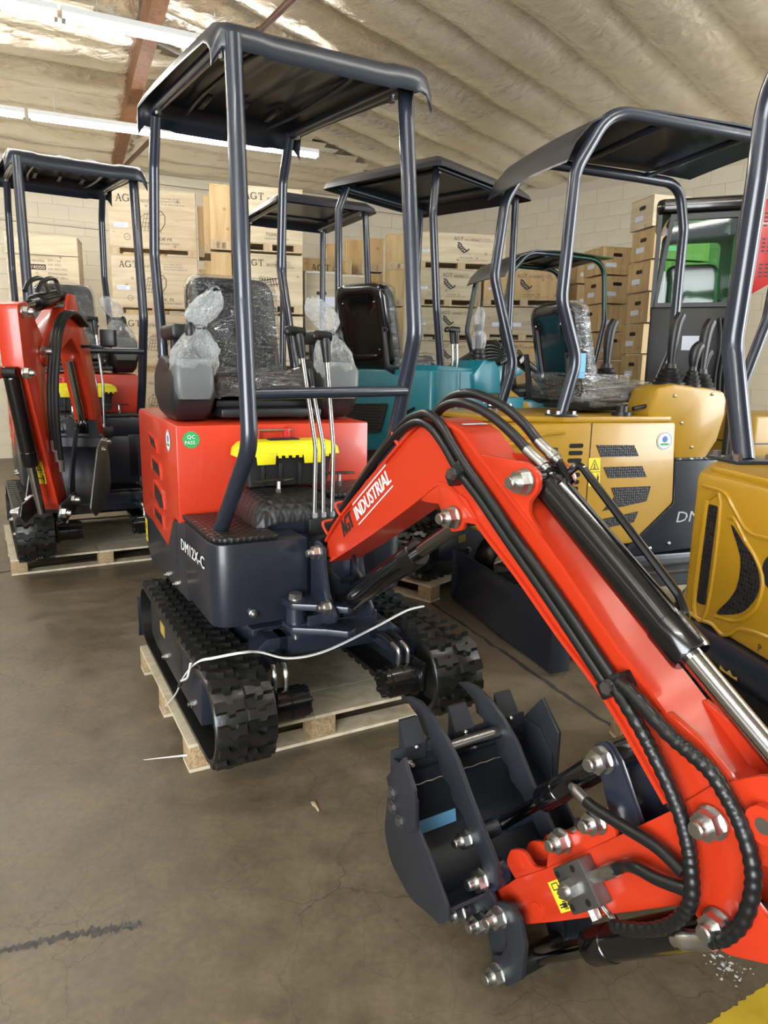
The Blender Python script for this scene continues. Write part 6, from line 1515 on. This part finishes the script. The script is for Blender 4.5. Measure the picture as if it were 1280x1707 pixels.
def crate(label, o, ang, w, d, h, m=None, face='agt', z=0.0, pallet=.085, group='plywood shipping crates', side=None, hand=False, sidem=None):
    """plywood crate standing on its own low pallet; o is the front left foot, ang the heading of the front edge"""
    m = m or PLY; r = tag(empty('plywood_crate', (o[0], o[1], z), R(ang)), label, 'crate', group)
    t = .012; z0 = pallet
    G().box(0, w, 0, t, z0, z0 + h).done('front_panel', m, r, 0)
    G().box(0, t, t, d, z0, z0 + h).done('side_panel', sidem or m, r, 0); G().box(w - t, w, t, d, z0, z0 + h).done('side_panel', sidem or m, r, 0)
    G().box(t, w - t, d - t, d, z0, z0 + h).done('back_panel', m, r, 0)
    G().box(-.004, w + .004, -.004, d + .004, z0 + h, z0 + h + .010).done('lid', m, r, 0)
    if pallet > .03:
        G().box(0, w, 0, d, 0.0, .012).done('pallet_board', PINE, r, 0); G().box(0, w, 0, d, z0 - .014, z0 - .001).done('pallet_board', PINE, r, 0)
        for i in range(3):
            for y in (0, d - .09): G().box(i * (w - .09) / 2, i * (w - .09) / 2 + .09, y, y + .09, .012, z0 - .014).done('pallet_block', PINE, r, 0)
        for y in (d * .3, d * .6): G().box(0, .07, y, y + .08, .012, z0 - .014).done('pallet_block', PINE, r, 0)
    P = lambda p, f=.0015: Vector((p[0], -f, z0 + p[1]))
    def tx(g, s, x, y, size, width=None): g.text(s, (x, 0, z0 + y), (1, 0, 0), (0, 0, 1), size, off=.0015, width=width)
    if face in ('agt', 'agt2', 'agt3'):
        k = h / .52; g = G()
        def PX(p, f=.0015): return Vector((p[0], -f, z0 + p[1]))
        x0 = w * (.09 if face == 'agt' else .40 if face == 'agt3' else .18); hh = .068 * k
        wd = serif_AGT(g, lambda p: PX((x0 + p.x, h * .78 + p.y)), hh)
        tx(g, 'INDUSTRIAL', x0 + wd + .03 * k, h * .785, .040 * k, w * .17)
        g.done('maker_stencil', CRPRINT, r, 0); g = G()
        tx(g, 'Gross Weight: 165 KGS', w * .60, h * .86, .022 * k, w * .22); tx(g, 'Dimension: 67*72*78 in', w * .60, h * .81, .022 * k, w * .23); tx(g, 'The user manual is inside the box', w * .60, h * .76, .022 * k, w * .28)
        g.done('address_stencil', CRPRINT, r, 0); g = G()
        sketch(g, lambda p: PX((p[0], p[1])), w * .50, h * .47, .22 * k, {'agt': 'grapple', 'agt2': 'rake', 'agt3': 'auger'}[face])
        g.done('drawing_stencil', CRPRINT, r, 0); g = G()
        tx(g, 'R12 CL PG', w * .47, h * .27, .024 * k, w * .13); tx(g, 'TOIX', w * .47, h * .13, .045 * k, w * .16); tx(g, 'PK', w * .66, h * .13, .045 * k)
        tx(g, 'MADE FOR SKID STEERS', w * .46, h * .065, .022 * k, w * .34)
        g.done('symbol_stencil', CRPRINT, r, 0); g = G()
        n = 20; cx, cy = w * .20, h * .17
        for i in range(n):
            a, b = 6.2832 * i / n, 6.2832 * (i + 1) / n
            for r0, r1 in ((.030, .026),): g.quad(*[PX((cx + q * k * math.cos(v), cy + q * k * math.sin(v))) for q, v in ((r0, a), (r0, b), (r1, b), (r1, a))])
        tx(g, 'AGT', cx - .016 * k, cy - .006 * k, .018 * k)
        g.done('round_stencil', CRPRINT, r, 0)
        g = G(); a = w * .055; g.quad(P((a, h * .33)), P((a + .13 * k, h * .33)), P((a + .13 * k, h * .33 + .045 * k)), P((a, h * .33 + .045 * k))); lb = g.done('shipping_label', PAPER, r, 0)
        g = G()
        for i in range(3): g.quad(P((a + .01, h * .33 + .008 + .011 * i), .002), P((a + .09 * k, h * .33 + .008 + .011 * i), .002), P((a + .09 * k, h * .33 + .0105 + .011 * i), .002), P((a + .01, h * .33 + .0105 + .011 * i), .002))
        g.done('label_print', BLUEPR, lb, 0)
    elif face == 'rippa':
        g = G(); x0 = w * .20
        tx(g, 'RIPPA', x0, h * .70, .062, w * .13); tx(g, 'INDUSTRIAL', x0 + w * .15, h * .70, .04, w * .18)
        tx(g, 'Part No:', x0, h * .56, .035, w * .12); tx(g, 'Demolition Model', x0, h * .50, .035, w * .36)
        for i, s in enumerate(('QTY: 1 Set', 'N.W: 197KG', 'G.W: 225KG (MAX)', 'Dimension:', '1200*770*1080mm')): tx(g, s, w * .57, h * (.71 - .05 * i), .038, w * (.18 if i < 2 else .27))
        g.quad(P((x0, h * .61)), P((x0 + w * .34, h * .61)), P((x0 + w * .34, h * .675)), P((x0, h * .675))); g.done('stencil_print', CRPRINT, r, 0)
        g = G(); g.text('HW4000', (x0 + .01, -.001, z0 + h * .62), (1, 0, 0), (0, 0, 1), .055, off=.0015, width=w * .31); g.done('stencil_reverse', PLY, r, 0)
        g = G(); g.box(0, w, -.006, 0, z0 + h * .78, z0 + h * .785); g.done('panel_seam', CRPRINT, r, 0)
    elif face == 'box':
        g = G(); g.quad(P((w * .12, h * .28)), P((w * .48, h * .28)), P((w * .48, h * .44)), P((w * .12, h * .44))); g.done('shipping_label', PAPER, r, 0)
    elif face == 'case':
        for x in (0, w - .012): G().box(x, x + .012, -.003, .0, z0, z0 + h).done('corner_edge', ZINC, r, 0)
        G().box(0, w, -.003, 0, z0 + h - .012, z0 + h).done('top_edge', ZINC, r, 0)
        g = G(); g.quad(P((w * .38, h * .58)), P((w * .92, h * .58)), P((w * .92, h * .70)), P((w * .38, h * .70))); g.done('shipping_label', PAPER, r, 0)
    if hand:
        cx, cy = w * .5, h * .74; G().prism(rpoly([(cx - .055, z0 + cy - .018), (cx + .055, z0 + cy - .018), (cx + .055, z0 + cy + .018), (cx - .055, z0 + cy + .018)], .017, 4), 'y', -.001, -.002).done('hand_hole', BLACK, r, 0)
    if side == 'hand':      # grip hole and label on the left flank
        cx, cy = d * .48, z0 + h * .70
        G().prism(rpoly([(cx - .055, cy - .02), (cx + .055, cy - .02), (cx + .055, cy + .02), (cx - .055, cy + .02)], .018, 4), 'x', -.001, -.002).done('hand_hole', BLACK, r, 0)
        g = G(); g.quad((-.0015, d * .78, z0 + h * .28), (-.0015, d * .42, z0 + h * .28), (-.0015, d * .42, z0 + h * .46), (-.0015, d * .78, z0 + h * .46)); g.done('shipping_label', PAPER, r, 0)
    elif side == 'label':
        g = G(); g.quad((-.0015, d * .55, z0 + h * .42), (-.0015, d * .40, z0 + h * .42), (-.0015, d * .40, z0 + h * .55), (-.0015, d * .55, z0 + h * .55)); g.done('shipping_label', PAPER, r, 0)
    return r
ORD = ['bottom', 'second from the floor', 'third from the floor', 'fourth', 'topmost']
# S1: five tall, behind the left excavator
zs = [0.02, .685, 1.325, 1.918, 2.512]
hs = [.56, .545, .505, .505, .55]
for i in range(5):
    z = zs[i]; top = zs[i + 1] if i < 4 else 3.167
    crate(f'pale crate with black maker stencil, {ORD[i]} behind the left excavator', (-2.86, 7.6), 14, .86, .30, top - z - .085 - .012, PLY, 'agt', z)
# S1b: honey coloured crates seen edge-on behind that stack
for i in range(4):
    crate(f'honey crate, {["bottom", "second", "third", "topmost"][i]} of the narrow stack left of the stencilled crates', (-3.30, 8.75), 14, .62, .6, .60, PLYW, 'plain', .0 + i * .70)
# crate with the big machine stencil behind the left excavator
crate('crate with black and white hammer stencil behind the left canopy', (-4.46, 8.6), 16, .78, .45, .98, PLYG, 'rippa', 1.80)
crate('plain crate under the hammer crate behind the left excavator', (-4.50, 8.6), 12, .85, .85, .80, PLYG, 'plain', .90); crate('floor crate under two others behind the left excavator', (-4.50, 8.6), 12, .85, .85, .78, PLYG, 'plain', .01)
# S2: behind the front seat
for i, (z, h) in enumerate(((0.02, .60), (.72, .52), (1.345, .50), (1.945, .50), (2.545, .535))):
    crate(f'pale crate with bucket drawing, {ORD[i]} of the stack behind the front seat', (-1.56, 7.4), 14, .70, .80, h - .02, PLY, 'agt2', z)
    for k in range(3):
        if i > 1: crate(f'honey crate of the {["", "", "third", "fourth", "top"][i]} tier, {["next to", "second from", "third from"][k]} the bucket crates', tuple(Vector((-1.56, 7.4)) + Vector((.970, .242)) * (-.212 - .06 * k) + Vector((-.242, .970)) * (.03 + .29 * k)), 14, .20, .28, h - .02 - .05 * k, PLYW, 'plain', z, side='label')
# S3: metal edged cases and a honey crate behind them
crate('white panelled case with metal edges and grip hole, left of the pair', (-.905, 8.0), 14, .36, .5, .86, PLYG, 'case', 1.54, .03, hand=True); crate('white panelled case with metal edges and grip hole, right of the pair', (-.52, 8.1), 14, .32, .5, .84, PLYG, 'case', 1.54, .03, hand=True)
crate('low crate under the pair of metal edged cases', (-.92, 8.0), 14, .80, .55, 1.42, PLYG, 'plain', 0.02)
crate('honey crate with cut-off stencil showing above the metal edged cases', (-1.02, 8.72), 14, .60, .3, .62, PLYW, 'agt2', 1.96); crate('plain crate carrying the honey stencilled crate', (-1.05, 8.72), 14, .62, .3, 1.84, PLYW, 'plain', .01)
# S4: long low crates in the middle, their ends in a row receding left
lv = [(0.02, .36), (.47, .34), (.90, .37), (1.355, .30), (1.745, .30), (2.145, .33), (2.562, .32)]
for i, (z, h) in enumerate(lv):
    wide = 1.045 if i == 6 else .745
    nm = ['bottom', 'second', 'third', 'fourth', 'fifth', 'sixth', 'topmost'][i]
    crate(f'pale crate with auger drawing, {nm} tier of the middle stack behind the teal canopy', (.345, 8.6), 8, wide, .62, h - .012, PLYG if i < 6 else PLY, 'agt3', z)
    if i > 2:
        for k in range(4):
            dx = Vector((-.766, .643)) * (.34 * (k + .0) + .06)
            crate(f'honey crate end, {nm} tier, {["first", "second", "third", "fourth"][k]} behind the auger crates', (.345 + dx.x - .30, 8.64 + dx.y + .05), 8, .20, .245, h - .012 - .02 * (k % 2), PLYW, 'plain', z, side='label')
# S5: crates right of the middle
for i, (z, h) in enumerate(((0.02, .42), (.53, .33), (.95, .34), (1.38, .28), (1.755, .30), (2.15, .32))):
    nm = ['bottom', 'second', 'third', 'fourth', 'fifth', 'topmost'][i]
    crate(f'brownish crate, {nm} of the stack right of the auger crates', (1.13, 8.62), -4, .95, .62, h - .012, PLYW if i != 4 else PLYG, 'agt3' if i % 2 else 'box', z)
# S6: small boxes with grip holes by the right wall
for i in range(10):
    z = .01 + i * .318; nm = ['bottom', 'second', 'third', 'fourth', 'fifth', 'sixth', 'seventh', 'eighth', 'ninth', 'topmost'][i]
    off = [0, .01, -.01, .015, 0, -.012, .01, .0, .012, -.015][i]
    crate(f'small plywood box with grip hole, {nm} of the tall pile left of the cab', (2.70 + off, 7.60 - off), 14, .66, .40, .290, PLYW if i < 9 else PLY, 'agt2' if i == 9 else 'box', z, .012, 'small plywood boxes', side='hand')
for i in range(9):
    z = .01 + i * .272 * 1.125; nm = ['bottom', 'second', 'third', 'fourth', 'fifth', 'sixth', 'seventh', 'eighth', 'topmost'][i]
    crate(f'small plywood box, {nm} of the pile left of the tallest box pile', (2.36 + (.01 if i % 2 else -.01), 8.10), 14, .36, .40, .278, PLYW, 'box', z, .012, 'small plywood boxes', side='hand', hand=(i % 3 != 0))
    if i < 9: crate(f'small plywood box, {nm} of the pile farthest back beside the wall boxes', (2.30 + (.012 if i % 2 else 0), 8.95), 14, .36, .40, .278, PLYW, 'box', z, .012, 'small plywood boxes', hand=(i % 2 == 0))
# ================================================================== small things
def m_empty(name, p, label, cat, rz=0.0):
    w = Matrix.Translation(MO) @ Matrix.Rotation(MRZ, 4, 'Z') @ Vector(p)
    return tag(empty(name, w, MRZ + rz), label, cat)
# toolbox on the console
tb = m_empty('toolbox', (-.035, -.02, .952), 'black toolbox with bright yellow lid on the front red excavator', 'toolbox')
g = G(); rings = []
for z, a, b in ((0, .165, .0), (.09, .175, .0), (.115, .195, .0)):
    o = rpoly([(-a, -.085), (a, -.085), (a, .0), (-a, .0)], .015, 3); rings.append([(p[0], p[1] * (1 + z * .6), z) for p in o])
g.loft(rings); g.done('box_body', DKPL, tb)
for x in (-.11, -.04, .04, .11): G().box(x - .006, x + .006, -.097, -.09, .0, .09, .002).done('body_rib', DKPL, tb)
g = G(); rings = []
for z, a, f in ((.115, .205, .102), (.118, .21, .106), (.145, .205, .10), (.165, .185, .085), (.172, .16, .07)):
    o = rpoly([(-a, -f), (a, -f), (a, .004), (-a, .004)], .018, 3); rings.append([(p[0], p[1], z) for p in o])
g.loft(rings); lid = g.done('box_lid', YPL, tb)
G().box(-.07, .05, -.07, -.02, .172, .178, .003).done('lid_handle', DKPL, lid)
for x in (-.10, .09): G().prism([(x - .035, .085), (x + .035, .085), (x + .04, .13), (x - .04, .13)], 'y', -.112, -.104, .002).done('lid_latch', YPL, lid)
for k in range(14): G().box(-.19 + k * .028, -.178 + k * .028, -.109, -.100, .108, .12, .001).done('lid_tooth', YPL, lid)
# white strap across the tracks
def mp(*p): return Matrix.Translation(MO) @ Matrix.Rotation(MRZ, 4, 'Z') @ Vector(p)
pts = [(-.532, -.07, .115), (-.522, -.22, .23), (-.515, -.34, .345), (-.495, -.46, .44), (-.455, -.52, .470), (-.372, -.545, .482), (-.301, -.52, .462), (-.205, -.535, .428), (-.068, -.525, .424), (.150, -.46, .448), (.289, -.41, .465), (.35, -.40, .476), (.42, -.39, .476)]
g = G(); g.tube([mp(*p) for p in pts], .0065, 8, 8, squash=.5); st = tag(g.done('packing_strap', STRAP, None), 'white packing strap lying across both rubber tracks of the front excavator', 'strap')
g = G(); g.tube([mp(-.525, -.33, .325), mp(-.520, -.41, .37), mp(-.516, -.45, .435)], .004, 6, 4); g.done('strap_tail', STRAP, st)
g = G(); c0, c1 = mp(-.521, -.275, .282), mp(-.518, -.315, .318); g.tube([c0, (c0 + c1) / 2, c1], .0085, 8, 2, squash=.7); g.done('strap_seal', GUN, st)
g = G(); a = Vector((-1.05, 2.33, .006)); 
# wood sliver on the floor
g.bm.free(); g = G(Matrix.Translation((-.205, 2.045, 0)) @ Matrix.Rotation(R(-62), 4, 'Z')); g.prism([(-.028, -.006), (-.01, -.008), (.0, -.003), (.028, -.004), (.026, .002), (-.005, .005), (-.026, .006)], 'z', .001, .006, .001)
tag(g.done('wood_chip', PINE, None), 'splintered wood chip on the bare floor before the bucket', 'wood chip')
g = G(); g.tube([mp(-.52, -.36, .055), mp(-.58, -.335, .05), mp(-.66, -.30, .042)], .003, 6, 3, rfun=lambda t: .004 * (1 - .8 * t)); tag(g.done('strap_offcut', STRAP, None), 'thin white strap end poking out from the front pallet', 'strap')

# the left machine carries the same toolbox
t2 = copy_tree(tb); t2.location = Matrix.Translation(LMO) @ Matrix.Rotation(LMR, 4, 'Z') @ (Vector((-.035, -.02, .952)) * 1.125); t2.rotation_euler = (0, 0, LMR); t2.scale = (1.125,) * 3
t2['label'] = 'black toolbox with yellow lid on the left excavator behind its folded arm'
tb['group'] = t2['group'] = 'toolboxes on the excavators'
